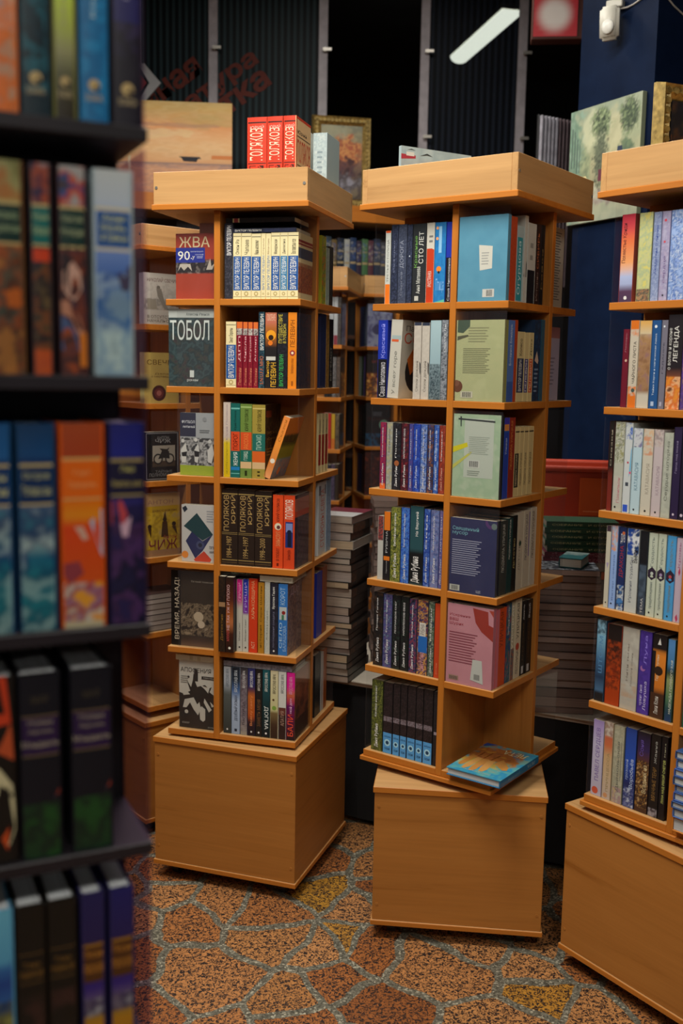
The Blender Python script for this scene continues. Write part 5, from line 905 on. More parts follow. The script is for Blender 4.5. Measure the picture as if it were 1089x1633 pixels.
        for sx in (-1, 1):
            for zz in (bbz + .045, bt - .055):
                mb = MB(); p = Vector((sx * (q - .012), -q, zz)); mb.cyl(p, p + Vector((0, -.001, 0)), .0042, 12)
                mb.cyl(p + Vector((0, -.001, 0)), p + Vector((0, -.0012, 0)), .002, 8); mb.obj('dowel_cap', B_Y if mats is WOODS else M_BLACK, cab)
        for sx in (-1, 1):
            for sy in (-1, 1):
                mb = MB(); c = Vector((sx * .175, sy * .175, .021)); mb.cyl(c + Vector((-.011, 0, 0)), c + Vector((.011, 0, 0)), .021, 20)
                mb.box((c.x - .016, c.y - .012, .03), (c.x + .016, c.y + .012, bbz - .014)); mb.obj('caster', M_RUBBER, root, rz=br)
    return root

A_Z = [1.7176, 1.4743, 1.221, .9687, .7158, .4659]; B_ZL = [1.7022, 1.4561, 1.2136, .9644, .7222, .4785]; C_Z = [1.6969, 1.4521, 1.2024, .9642, .7249, .4816]
carousel('A', 'tall wooden book carousel with red volumes in its tray, beside the black stand', -.2587, 3.1062, -.2753, -.3257, A_Z, 'A', bt=.4407, plate=False, panew={(0, 0): .033})
carousel('B', 'middle wooden book carousel turned askew on its base, blue book lying at bottom', .3507, 2.834, -.628, -.112, B_ZL, 'B', bt=.433, skip=((5, 0),))
carousel('C', 'wooden book carousel cut off by the right edge of the photo', .9045, 2.4758, -.8609, -.9682, C_Z, 'B', bt=.4394)
carousel('K', 'black book stand close to the camera along the left edge', -.45544, 1.11576, .44, .44, [1.7523, 1.5186, 1.2719, 1.0402, .797, .56], 'A', L=.40, N=.125, st=.0135, mats=DARKS, name='book_stand', cat='book stand', bt=.52, base_tray=True)
DZ = [.4251 + .247 * (5 - i) for i in range(6)]
carousel('D', 'wooden book carousel half hidden behind the black stand and the left carousel', -.59543, 3.55026, -.872, -.872, DZ, 'A', bt=.385, plate=False, lip=(.222, .2372, .300), panew={(k, 0): .02 for k in range(4)})
EZ = [1.646 - .247 * i for i in range(6)]
carousel('E', 'distant wooden book carousel in the gap between the two main ones, corner forward', .26005, 5.41449, -1.34, -1.34, EZ, 'A', bt=.38)
carousel('F', 'distant wooden book carousel mostly hidden behind the left carousel', -.17920, 4.92673, -.15, -.15, [1.64 - .2347 * i for i in range(6)], 'A', bt=.42)

# ------------------------------------------------------------------ the books on the carousels
ORD = 'first second third fourth fifth sixth seventh eighth ninth tenth eleventh twelfth thirteenth fourteenth fifteenth'.split()
LEV = ['top', 'second', 'third', 'fourth', 'fifth', 'bottom']
CN = dict(A='left carousel', B='middle carousel', C='right carousel', K='black stand', D='half-hidden carousel', E='far central carousel', F='far left carousel')
def words(s): return len(s.split())
def place_row(c, face, lev, ins0, items):
    K = CARS[c]; h = K['h']; z = K['z'][lev - 1] + .0006
    MF = K['M'] @ (Matrix.Rotation(PI / 2, 4, 'Z') if face == 'r' else Matrix.Identity(4))
    tops = []; no = 0
    for tl, tr, hh, des, o in sorted(items, key=lambda i: (i[4].get('k') == 'l', i[4].get('z', 0))):
        tl, tr, hh = tl / 1e4, tr / 1e4, hh / 1e4; look = des.split('|', 1)[0]; kk = o.get('k')
        D = o.get('d', .128); ins = o.get('inset', ins0 / 1e4); hard = bool(o.get('hard'))
        where = f"{LEV[lev - 1]} shelf{' right side' if face == 'r' and c in 'ABC' else ''}, {CN[c]}"
        if kk is None:
            no += 1; T = tr - tl; Mx = Matrix.Translation((-h + (tl + tr) / 2, -h + ins + D / 2, z))
            if 'lean' in o:
                a = math.radians(o['lean']); pv = Matrix.Translation((T / 2, 0, 0))
                Mx = Mx @ pv @ Matrix.Rotation(a, 4, 'Y') @ pv.inverted()
            label = f"{look}, {ORD[no - 1]} upright, {where}" if len(items) > 1 else f"{look}, {where}"
            if words(label) > 16: label = f"{look}, {ORD[no - 1]}, {where}"
            if 'lean' not in o: tops.append((tl, tr, z + hh))
            b = newbook('', T, D, hh, des, hard, MF @ Mx, label, f"books on the {LEV[lev - 1]} shelf of the {CN[c]}", 'c8ccd0' if c == 'K' else 'a8a08e')
        elif kk == 'c':
            T = o['T']; D = tr - tl
            Mx = Matrix.Translation((-h + (tl + tr) / 2, -h + ins + T / 2 + .006, z)) @ Matrix.Rotation(-PI / 2, 4, 'Z')
            tops.append((tl, tr, z + hh))
            newbook('', T, D, hh, des, hard, MF @ Mx, f"{look}, {where}", f"books shown face out on the {CN[c]}")
        else:
            zz = max([q for a, b2, q in tops if b2 > tl + .004 and a < tr - .004] or [z]) + .0008
            H = tr - tl; T = hh
            Mx = Matrix.Translation((-h + tr, -h + ins + D / 2, zz + T / 2)) @ Matrix.Rotation(-PI / 2, 4, 'Y')
            tops.append((tl, tr, zz + T))
            newbook('', T, D, H, des, hard, MF @ Mx, f"{look}, {where}", f"books on the {LEV[lev - 1]} shelf of the {CN[c]}")
for r in ROWS: place_row(*r)

# ------------------------------------------------------------------ more books: lying ones and stacks
def lying(x, y, z, yaw, H, D, T, des, label, group, hard=False, flip=False, pagecol='a8a08e'):
    """book lying flat: its height runs along local x, spine towards local -y (or +y when flipped)"""
    M0 = Matrix.Translation((x, y, z + T / 2)) @ Matrix.Rotation(yaw + (PI if flip else 0), 4, 'Z') @ Matrix.Rotation(-PI / 2, 4, 'Y') @ Matrix.Translation((0, 0, -H / 2))
    return newbook('', T, D, H, des, hard, M0, label, group, pagecol)
MBm = CARS['B']['M']
# book lying on the bottom shelf of the middle carousel (front cover up, spine to the right)
bl = MBm @ Matrix.Translation((.1585, -.104, .4791 + .0105)) @ Matrix.Rotation(PI, 4, 'Z') @ Matrix.Rotation(PI / 2, 4, 'X').inverted() 
bk = empty('hardcover_book')
book_parts(.021, .158, .225, "x|1c5f86|t .1 .3 .3 .7 u a0b0b0 ЛЕТА;t .5 .8 .35 .65 u 5a90a8 роман||2a7a9a|n 0 1 5 .4 2a8098 1c6a96 5a9a7c 8a9a50;m .6 .38 .5 .34 9 .95 7a4216 9a5a1c 8a4c18 a8701f;m .35 .62 .2 .16 8 .7 6a8a4a 3a8a8a 9a8a3a;m .8 .66 .2 .14 8 .6 8a9a40 a08a3a;p a87c44 .46 .5 .40 .80 .43 .88 .50 .88 .54 .78 .58 .52;p a07038 .57 .5 .56 .86 .60 .93 .66 .92 .68 .82 .69 .5;p a87c44 .70 .5 .71 .84 .75 .91 .80 .90 .82 .80 .80 .5;p 98682f .82 .48 .84 .78 .88 .84 .93 .82 .94 .74 .92 .46;p a07038 .38 .40 .16 .58 .12 .68 .19 .71 .44 .56;p 6a3812 .5 .3 .52 .3 .56 .5 .54 .5;p 6a3812 .66 .28 .68 .28 .70 .5 .68 .5;p 6a3812 .8 .3 .82 .3 .82 .48 .8 .48;p 22448a .8 0 1 .0 1 .12 .92 .1;t .1 .22 .12 .55 h c0b890 ЛЕТА;t .9 .93 .25 .75 h a0a898 роман в повестях", True, bk, pagecol='b4b8b8')
bk.matrix_world = MBm @ Matrix.Translation((.1585, -.104 , .4791 + .0105)) @ Matrix.Rotation(PI, 4, 'Z') @ Matrix.Rotation(-PI / 2, 4, 'Z') @ Matrix.Rotation(-PI / 2, 4, 'Y') @ Matrix.Translation((0, 0, -.1125))
tag(bk, 'blue hardcover with orange hands, lying flat on the bottom shelf of the middle carousel', 'book')

# right carousel: green back cover and a lying pile in the compartment at the frame's edge
place_row('C', 'r', 5, 100, [(60, 270, 2050, "green hardcover with plain back cover|14402a||||1c5034|n 0 1 3 .2 205838 184a30", {'d': .134, 'hard': 1}),
                             (290, 480, 2000, "dark grey spine behind the green cover|2a2c30|", {})])
MC = CARS['C']['M']; zz = C_Z[5] + .001
for i in range(9):
    T = [.034, .022, .016, .021, .017, .02, .018, .021, .019][i]
    q = MC @ Vector((.125 + .002 * math.sin(i * 2.1), -.120 + .003 * math.cos(i * 1.7), zz))
    colr = 'b06a20' if i == 0 else ['2a4a8a', '3a5a90', '24406c'][i % 3]
    lying(q.x, q.y, q.z, -.8609 + PI / 2, .2, .132, T, f"x|{colr}|", f"{'orange-covered' if i == 0 else 'blue-covered'} white book lying {'lowest' if i == 0 else ORD[i] + ' from below'} in the pile, right carousel bottom shelf", 'white books piled on the right carousel', True, True, 'b0b4b4')
    zz += T + .0006

# top tray of the left carousel: three red volumes and two pale ones
MA = CARS['A']['M']; zt = A_Z[0] + .2536 + .0005
POL = "x|a8301c|b .93 .945 2a1210;t .86 .91 .15 .85 h c0988a ЮРИЙ;t .5 .87 .14 .8 u c8b49c ПОЛЯКОВ;b .46 .47 2a1210;t .2 .44 .12 .45 u 3a1410 СТОЛП;t .04 .44 .55 .85 u 3a1410 сочинений%s"
POLC = "||b89a70|p a03018 0 1 1 1 1 .97 0 .97;p a03018 0 0 .05 0 .05 1 0 1;t .8 .85 .1 .7 h 3a2a20 Юрий;r .08 .95 .77 .78 3a2a20;t .48 .74 .08 .96 h a03820 ПОЛЯКОВ;r .08 .95 .44 .45 3a2a20;l 3 .1 .9 .28 .42 5a4030;t .2 .26 .1 .8 h a05030 Совдетство;l 2 .1 .8 .08 .16 5a4030"
for i, (a, b) in enumerate(((.0425, .0985), (.0995, .1435), (.1455, .1815))):
    newbook('', b - a, .128, .224, POL % (POLC if i == 2 else ''), True, MA @ Matrix.Translation(((a + b) / 2, -.135, zt)),
            f"red hardcover, {['left', 'middle', 'right'][i]} one of the three red volumes in the left carousel's tray", 'red volumes in the tray of the left carousel')
newbook('', .042, .13, .235, "x|8a9a9c|n 0 1 20 .5 9aa8a8 7a8a90 a8b0ac;l 5 .3 .7 .5 .8 6a7a80", True, MA @ Matrix.Translation((.168, .125, zt)), 'pale grey-blue book behind the red volumes in the left tray', 'pale books in the tray of the left carousel')
newbook('', .016, .13, .245, "x|b0b0a8|b 0 .35 1a1a1c;b .52 .62 3a3a40", False, MA @ Matrix.Translation((.12, .125, zt)), 'black and white slim book beside the pale grey-blue one, left tray', 'pale books in the tray of the left carousel')

# stock table with piles of books
ty = -.4636; te = Vector((math.cos(ty), math.sin(ty), 0)); tn = Vector((-te.y, te.x, 0)); T0 = Vector((-.14, 3.45, 0))
tb = empty('stock_table', T0 + te * .65 + tn * .33, ty); tag(tb, 'black-draped table with cream top carrying piles of books, behind the carousels', 'table')
mb = MB(); mb.bbox((-.65, -.33, .484), (.65, .33, .4995), .002); mb.obj('tabletop', M_BOARD, tb)
mb = MB(); nn = 40; vs = []
for z in (.484, .02):
    for i in range(nn * 4):
        s, k = divmod(i, nn); u = k / nn * 2 - 1; wv = .006 * math.sin(i * 1.9) * (1 if z < .1 else .2)
        px, py = [(u * .64, -.32), (.64, u * .32), (-u * .64, .32), (-.64, -u * .32)][s]
        f = 1 + wv; vs.append((px * f, py * f, z))
m4 = nn * 4; mb.add(vs, [(i, (i + 1) % m4, m4 + (i + 1) % m4, m4 + i) for i in range(m4)]); mb.obj('drape', M_CLOTH, tb)
mb = MB(); mb.bbox((-.60, -.345, .4995), (.64, -.2, .5045), .001); mb.obj('paper_sheet', M_BOARD, tb)
rnd = random.Random(3)
def pile(near, yaw, n0, Ts, H, D, cols, pgs, lab, grp, flip=False, z0=.505, top=None, jit=.006):
    """near = the pile's corner nearest the camera; local x along H, local y along D"""
    ex = Vector((math.cos(yaw), math.sin(yaw), 0)); ey = Vector((-ex.y, ex.x, 0)); z = z0; n = len(Ts)
    for i, T in enumerate(Ts):
        c = Vector((near[0], near[1], 0)) + ex * (H / 2 + rnd.uniform(-jit, jit)) + ey * (D / 2 + rnd.uniform(-jit, jit))
        des = cols[i % len(cols)]
        if top and i >= n - len(top): des = top[i - n + len(top)]
        look = des.split('|')[0] or 'dark-spined book'
        pos = 'topmost' if i == n - 1 else ('lowest' if i == 0 else (f"{ORD[i]} from the bottom" if i < n / 2 else f"{ORD[n - 1 - i]} from the top"))
        lying(c.x, c.y, z, yaw + rnd.uniform(-.02, .02), H, D, T, des, f"{look}, {pos} of the pile {lab}", grp, False, flip, pgs[i % len(pgs)])
        z += T + .0006
    return z
T1 = [.021, .024, .019, .026, .022, .028, .018, .020, .017, .024, .026, .033, .03, .02, .036, .022, .018, .03, .028, .026, .03, .024]
pile((.036, 3.315), 1.222, 0, T1, .2, .14, ['dark-spined book|0c0b09|n .75 1 50 .7 5a3414 0c0b09 0c0b09 7a4a20', 'dark-spined book|0b0a09|n .8 1 60 .6 4a2c14 0b0a09'],
     ['a8988a', 'b0a496', '9c9084', 'b8a488', 'a89c94'], 'left of the middle carousel', 'book pile between the two main carousels',
     top=['white-banded book|8a8680|', 'dark-spined book|1a1612|n .4 1 50 .8 6a3c18 1a1612', 'dark-spined book|1a1612|n .4 1 50 .8 6a3c18 1a1612', 'white book with a crimson half cover|7a6a64||a0a0a0|r 0 1 0 .5 5a1428'])
pile((.115, 3.48), .05, 0, [.022] * 26, .2, .14, ['brown paper-edged book|5a4a44|'], ['8a7872', '9a8880', '7e6c68'], 'seen through the middle carousel', 'book pile seen through acrylic', flip=True)
T2 = [.02, .03, .028, .024, .034, .03, .022, .026, .018, .02, .026, .018, .016, .02, .022, .018, .024, .02, .018]
e2 = Vector((math.cos(-.12), math.sin(-.12), 0))
zt2 = pile((.775 - .21 * e2.x, 3.035 - .21 * e2.y), -.12, 0, T2, .21, .14, ['brown-edged book|4a3830|', 'brown-edged book|5a4640|', 'brown-edged book|3a2c28|'], ['7a6860', '86746c', '6c5c56', '94827a', '80706a'], 'right of the middle carousel', 'book pile between the middle and right carousels', flip=True,
     top=['black book with white lettering|161618||1a1a1c|n 0 1 8 .8 1a1a1c 8a9098 141416 2a3040;p 9a9a40 .2 .6 .5 .62 .5 .8 .2 .78'])
GRN = "dark green gilt-lettered volume|1c4030|t .1 .42 .3 .6 d b0b07c И СТИХИ;t .5 .92 .3 .6 d b0b07c СОБРАНИЕ||1c4a38"
BUR = "burgundy volume|5a1c30|n .1 .9 60 .6 7a3044 5a1c30 b098a0"
z3 = pile((.66, 3.30), -.06, 0, [.03] * 12 + [.026, .028, .016, .016] + [.019] * 5, .23, .13, ['white-edged book|6a625c|'], ['8a8278'], 'of green volumes', 'book pile topped by green volumes',
     top=['black book with an orange end|1a1a18|b 0 .2 b0501c', 'white-edged book|7a7268|', BUR, BUR, GRN, GRN, GRN, GRN, GRN], z0=.505)
b4 = lying(.712, 3.115, zt2 + .001, 1.15, .12, .07, .03, "x|14484c|b 0 .3 b0501c||1c5458|b .5 1 1c5458;n .5 1 8 .7 8a9490 1c5458", 'small teal and orange book lying on top of the pile right of the middle carousel', None, True, True, 'b0aca0')
# red bin with an orange price card, on the table's far side
bn = empty('storage_bin', (.86, 3.69, .505), -.15); tag(bn, 'red plastic bin with rolled rim behind the book piles right of the middle carousel', 'bin')
tb2 = MB()
for (z0, z1, s0, s1) in ((0, .70, .15, .165),):
    o = [(-s0, -s0 * .8), (s0, -s0 * .8), (s0, s0 * .8), (-s0, s0 * .8)]; p = [(a * s1 / s0, b * s1 / s0) for a, b in o]
    vs = [(*a, z0) for a in o] + [(*a, z1) for a in p]; vi = [(a * .95, b * .94, .01) for a, b in o] + [(a * .95, b * .94, z1) for a, b in p]
    tb2.add(vs + vi, [(0, 1, 5, 4), (1, 2, 6, 5), (2, 3, 7, 6), (3, 0, 4, 7), (3, 2, 1, 0), (8, 12, 13, 9), (9, 13, 14, 10), (10, 14, 15, 11), (11, 15, 12, 8), (8, 9, 10, 11),
                      (4, 5, 13, 12), (5, 6, 14, 13), (6, 7, 15, 14), (7, 4, 12, 15)])
tb2.obj('bin_body', M_REDP, bn)
rm = MB(); q = [(-.168, -.135), (.168, -.135), (.168, .135), (-.168, .135)]
for i in range(4): rm.cyl((*q[i], .70), (*q[(i + 1) % 4], .70), .011, 14)
rm.obj('rim', M_REDP, bn)
cdm = MB(); print_on(cdm, lambda u, v, l: (-.02 + .14 * u, -.140 - l, .54 + .13 * v), .14, .13, 'c0501c', parse('c0501c|r .03 .97 .03 .97 b84a18;r .1 .9 .1 .12 d08050')[1]); cdm.box((-.02, -.1398, .54), (.12, -.137, .67), hx('c0501c')); cdm.obj('price_card', M_PRINT, bn)

# half-hidden carousel: lying pile on its fifth shelf
MD = CARS['D']['M'] @ Matrix.Rotation(PI / 2, 4, 'Z'); z = DZ[4] + .001
for i in range(7):
    T = [.018, .014, .02, .016, .019, .015, .017][i]; q = MD @ Vector((-.115, -.125, z))
    lying(q.x, q.y, q.z, -.872 + PI / 2, .16, .12, T, f"x|{['3a2a26', '5a4030', '2a2624'][i % 3]}|", f"{['dark', 'brown', 'black'][i % 3]}-covered book, {ORD[i]} from below in the pile on the half-hidden carousel", 'book pile on the half-hidden carousel', False, True, ['8a8078', '9a9088'][i % 2])
    z += T + .0006

# ------------------------------------------------------------------ pictures on canvas
def canvas(name, label, p0, yaw, wdt, hgt, des, thick=.018, tilt=0., frame=None, cat='painting', group='paintings'):
    """p0 = lower left corner of the picture; local x to the right, front towards -y"""
    r = empty(name, p0, yaw); r.rotation_euler = (tilt, 0, yaw); tag(r, label, cat, group)
    bg, el = parse(des.split('|', 1)[1]); fw = frame or 0
    mb = MB(); mb.bbox((fw, 0, fw), (wdt - fw, thick, hgt - fw), .001, hx(bg))
    print_on(mb, lambda u, v, l: (fw + u * (wdt - 2 * fw), -.0002 - l, fw + v * (hgt - 2 * fw)), wdt - 2 * fw, hgt - 2 * fw, bg, el, step=.006)
    mb.obj('canvas_picture', M_PAINT, r)
    if frame:
        fr = MB(); prof = [(0, .012), (.15, -.014), (.4, -.006), (.6, -.012), (.85, .0), (1, .006)]
        cs = [((0, 0), (1, 1)), ((wdt, 0), (-1, 1)), ((wdt, hgt), (-1, -1)), ((0, hgt), (1, -1))]
        vs = []
        for (cx, cz), (sx, sz) in cs:
            for u, dy in prof: vs.append((cx + sx * u * fw, dy, cz + sz * u * fw))
            vs.append((cx + sx * fw, thick + .004, cz + sz * fw)); vs.append((cx, thick + .004, cz))
        m = len(prof) + 2
        fs = [(i * m + k, ((i + 1) % 4) * m + k, ((i + 1) % 4) * m + (k + 1) % m, i * m + (k + 1) % m) for i in range(4) for k in range(m)]
        fr.add(vs, fs)
        for i in range(4):     # carved knobs along the moulding
            a = Vector((cs[i][0][0], 0, cs[i][0][1])); b = Vector((cs[(i + 1) % 4][0][0], 0, cs[(i + 1) % 4][0][1])); d = (b - a)
            inn = Vector((-d.z, 0, d.x)).normalized() * fw * .5; k = int(d.length / .022)
            for j in range(1, k):
                c = a + d * (j / k) + inn; fr.cyl(c + Vector((0, -.012, 0)), c + Vector((0, -.004, 0)), fw * .2, 6, fw * .28)
        fr.obj('picture_frame', M_GOLD, r)
    return r
# tall bookcase at the back with an orange cornice
gy = .30; ge = Vector((math.cos(gy), math.sin(gy), 0)); gn = Vector((-ge.y, ge.x, 0)); G0 = Vector((-1.35, 5.40, 0))
gb = empty('wall_bookcase', G0, gy); tag(gb, 'dark bookcase with an orange cornice at the back, pictures standing on top', 'bookcase')
GW = 1.85; gz = 2.33
mb = MB(); slab(mb, (0, -.02, gz), (GW, .34, gz + .085)); mb.obj('cornice', (W_X, E_X), gb)
mb = MB(); mb.bbox((0, .30, 0), (GW, .315, gz), .001); mb.obj('back_panel', M_BLACK, gb)
for xx in (0, .62, 1.24, GW - .02):
    mb = MB(); mb.bbox((xx, 0, 0), (xx + .02, .30, gz), .001); mb.obj('side_panel', M_BLACK, gb)
for zz in (2.03, 1.70, 1.37, 1.04, .71, .38):
    mb = MB(); mb.bbox((.0, .0, zz), (GW, .30, zz + .02), .001); mb.obj('shelf', wood('walnut_shelf_%d' % int(zz * 100), 0, (.05, .02, .012), (.08, .035, .02)), gb)
Mg = Matrix.Translation(G0) @ Matrix.Rotation(gy, 4, 'Z')
gx = 1.27; cg = ['1c2a34', '24303a', '5a4a2c', '141c28', '8a8c88', '1c2c48', '2a2030', '3a5a3a', '4a2c34', '1a2438', '30343c', '281c20', '2c4a5a', '3a3048', '20282c']
for i in range(15):
    T = [.03, .034, .03, .04, .03, .036][i % 6]
    newbook('', T, .13, [.19, .2, .185, .195][i % 4], f"x|{cg[i]}|b .3 .36 8a7a5a;b .62 .66 8a7a5a;n .4 .9 12 .5 8a8a8a {cg[i]} 4a5a8a", True, Mg @ Matrix.Translation((gx + T / 2, .09, 2.0505)),
            f"{['blue-black', 'slate', 'tan-banded', 'navy', 'grey', 'deep blue', 'violet-black', 'mossy green', 'wine', 'midnight blue', 'iron grey', 'umber', 'teal', 'plum', 'charcoal'][i]} volume in the blurred row under the back cornice", 'row of volumes in the back bookcase')
    gx += T + .002
def on_g(x, dz=0): p = G0 + ge * x + gn * .12; return (p.x, p.y, gz + .0855 + dz)
SUN = "x|b89a6a|g 0 8a5a44 .1 a0765c .2 b08060 .28 b88a6a .34 8a7068 .36 c09064 .5 d0a878 .62 d0a070 .72 c88a58 .84 b89058 .93 a88e50 1 9a8650;n .38 1 1.2,6 .22 d8a878 c08858 d8b088 b08a68;n 0 .34 2,16 .3 a8704c c89874 7a6a6c b88058;m .3 .66 .4 .05 3,8 .5 d8b890 e0b888;m .85 .8 .3 .08 2,6 .5 9a8a50 b09060;m .5 .75 .4 .02 3,12 .5 8a6a5a 9a7464;r .02 1 .34 .345 6a5a5c;p 1c1a22 .60 .415 .62 .37 .72 .365 .74 .41;p 1c1a22 .58 .42 .61 .4 .76 .4 .745 .42;r .19 .21 .2 .42 c0b490;r .84 1 .4 .44 b8703c"
canvas('canvas_painting', 'sunset seascape canvas with a small dark boat, on the back cornice', on_g(.13), gy - .22, .66, .47, SUN)
CLD = "x|8a5a3c|g 0 2a2420 .2 4a4448 .35 3a2c34 .5 6a4440 .65 9a6a44 .8 8a8468 1 7a8070;n 0 1 4 .3 8a7a5a 4a3a34 9a8a6a;m .6 .66 .4 .2 6 .9 b87440 8a4030 c08850 9a5038;m .5 .4 .4 .14 6 .9 3a2c38 5a3a3a 2a2028;m .5 .22 .45 .12 5 .8 8a8a98 3a3438 6a6870;m .3 .9 .4 .1 3 .6 8a9080 a09878"
canvas('framed_painting', 'gilt-framed painting of storm clouds standing between the two main carousels at the back', on_g(1.245), gy - .1, .33, .49, CLD, frame=.05)
# little canvas in the middle carousel's tray
STR = "x|7f8f92|g 0 8a8a80 .8 8a9090 .86 84989c 1 8a9a9c;n 0 1 4 .4 94a4a4 74868a 9aa8a8;p 8a2a34 0 .80 .2 .83 .2 .875 0 .88;r .07 .18 .86 .92 b0b0a8;p 2a3030 .26 .88 .36 .93 .44 .89 .36 .9;p 2a3030 .08 .95 .14 .97 .2 .95 .14 .955"
canvas('canvas_painting', 'small pale blue canvas showing above the middle carousel tray', (.143, 2.882, B_ZL[0] + .2545), .54, .235, .170, STR, thick=.012)
# right carousel tray: ornate frame with a dark picture
DRK = "x|1a1a20|n 0 1 5 .7 1c1e2a 141418 2a2420 4a3018;n 0 .3 9 .8 6a3c14 2a1c18 3a2a20"
canvas('framed_painting', 'ornate gold frame around a dark picture, in the right carousel tray', (.760, 2.655, C_Z[0] + .3409), .42, .33, .205, DRK, frame=.042)
# street scene hung on the navy pillar
p = COL0 + col_e * -.012 - col_n * .022
STS = "x|7c866c|g 0 7c8274 .2 888a74 .35 888064 .5 908c6c .7 889074 1 7c8878;n 0 1 5 .25 8a947c b4b494;m .05 .55 .14 .5 6 .9 6a8a78 5a7464 7a9484;m .24 .5 .08 .2 14 .8 5a6a54 8a9474;m .33 .78 .13 .16 4 .75 b8b898 a8ac90;m .66 .7 .1 .22 5 .7 b4b090 a09c7c;m .45 .84 .14 .13 22 .95 3a4a36 222e26 6a7a58 8a9874;m .46 .52 .09 .26 22 .9 3a4038 5a6450 2c302c;m .84 .84 .12 .14 22 .95 3a4a36 2a362c 6a7a58;m .82 .55 .1 .1 14 .9 3a5044 566a50;m .55 .2 .3 .06 9 .6 6a5a6a 8a7a7a 5a3a48;m .3 .25 .15 .08 10 .7 b4b49c a0a08c;m .17 .1 .06 .04 20 .9 7a2a2c 5a1c24;p 5a2c38 .44 .34 .5 .34 .5 .44 .44 .44;p 5a3a48 .58 .3 .68 .3 .66 .42 .58 .42;p a87450 .7 .3 .76 .3 .76 .52 .7 .52;p 2a3448 .68 .5 .78 .5 .76 .6 .7 .6;p 4a5a54 .03 .5 .045 .5 .045 .85 .03 .85;p 4a5a54 .07 .5 .085 .5 .085 .82 .07 .82;p 4a5a54 .11 .45 .125 .45 .125 .74 .11 .76;p 4a5a54 .15 .45 .16 .45 .16 .68 .15 .7;p c0b484 .1 .4 .3 .36 .26 .41"
canvas('canvas_painting', 'unframed street scene canvas hanging on the navy pillar', (p.x, p.y, 2.105), PY, .385, .425, STS, thick=.02)

# motion sensor on the pillar, with its cable
p = COL0 + col_e * .205 - col_n * .03
sn = empty('motion_sensor', (p.x, p.y, 2.742), PY + .5); sn.scale = (.76, .76, .76); tag(sn, 'white motion sensor fixed high on the navy pillar', 'sensor')
mb = MB(); mb.bbox((-.03, -.022, .142), (.05, .03, .178), .004); mb.obj('mounting_bracket', M_WHITEP, sn)
bm = bmesh.new(); bmesh.ops.create_cube(bm, size=1)
for v in bm.verts: v.co = Vector((v.co.x * .094, v.co.y * .05 - .042, v.co.z * .15 + .066)) + Vector((0, .014 if v.co.z < 0 else 0, 0))
bmesh.ops.bevel(bm, geom=bm.edges[:], offset=.014, segments=3, affect='EDGES'); bm.verts.index_update()
mb = MB(); mb.add([v.co[:] for v in bm.verts], [[v.index for v in f.verts] for f in bm.faces]); bm.free(); mb.smooth = True; mb.obj('sensor_body', M_WHITEP, sn)
mb = MB(); vs = []; fs = []
for j in range(7):
    for i in range(17):
        a = PI * i / 16; b2 = (j / 6 - .5) * PI * .8
        vs.append((.03 * math.cos(a) * math.cos(b2), -.064 - .012 * math.sin(a) * math.cos(b2), .045 + .034 * math.sin(b2)))
fs = [(j * 17 + i, j * 17 + i + 1, (j + 1) * 17 + i + 1, (j + 1) * 17 + i) for j in range(6) for i in range(16)]
mb.add(vs, fs); mb.smooth = True; mb.obj('lens', plain('frosted_lens', (.75, .74, .68), .3), sn)
def cable(name, label, pts, r=.003):
    mb = MB()
    for a, b in zip(pts, pts[1:]): mb.cyl(a, b, r, 8)
    o = mb.obj(name, M_CABLE); tag(o, label, 'cable'); return o
P = lambda s, o, z: tuple(COL0 + col_e * s - col_n * o + Vector((0, 0, z)))
cable('sensor_cable', 'pale cable rising from the motion sensor up the navy pillar', [P(.225, .02, 2.846), P(.255, .008, 2.845), P(.283, .005, 2.848), P(.329, .005, 2.857), P(.36, .005, 2.88), P(.39, .005, 2.93), P(.398, .005, 3.02)])
Q = lambda s, z: tuple(COL0 + col_e * .408 + col_n * s + Vector((0, 0, z)))
cable('wall_cable', 'pale cable sloping down the dark side of the pillar, top right corner', [Q(.002, 2.865), Q(.026, 2.846), Q(.07, 2.818), Q(.12, 2.795), Q(.2, 2.75), Q(.32, 2.70), Q(.48, 2.66)])

# ------------------------------------------------------------------ dark back wall panels with metal strips
def corr_mat(name, c0, c1, mixin=0., tint=(.3, .45, .6)):
    m, N, Lk, b = mat(name); out = N['Material Output']
    tc = N.new('ShaderNodeTexCoord'); wv = N.new('ShaderNodeTexWave'); wv.wave_type = 'BANDS'; wv.bands_direction = 'X'; wv.inputs['Scale'].default_value = 8.4
    wv.inputs['Distortion'].default_value = .15
    Lk.new(tc.outputs['Object'], wv.inputs['Vector'])
    r = N.new('ShaderNodeValToRGB'); r.color_ramp.elements[0].color = (*c0, 1); r.color_ramp.elements[1].color = (*c1, 1); r.color_ramp.elements[0].position = .35; r.color_ramp.elements[1].position = .8
    Lk.new(wv.outputs['Fac'], r.inputs['Fac']); Lk.new(r.outputs[0], b.inputs['Base Color']); b.inputs['Roughness'].default_value = .42; b.inputs['Specular IOR Level'].default_value = .12
    t = N.new('ShaderNodeBsdfTransparent'); t.inputs[0].default_value = (*tint, 1); mx = N.new('ShaderNodeMixShader'); mx.inputs[0].default_value = mixin
    Lk.new(b.outputs[0], mx.inputs[1]); Lk.new(t.outputs[0], mx.inputs[2]); Lk.new(mx.outputs[0], out.inputs['Surface'])
    return m
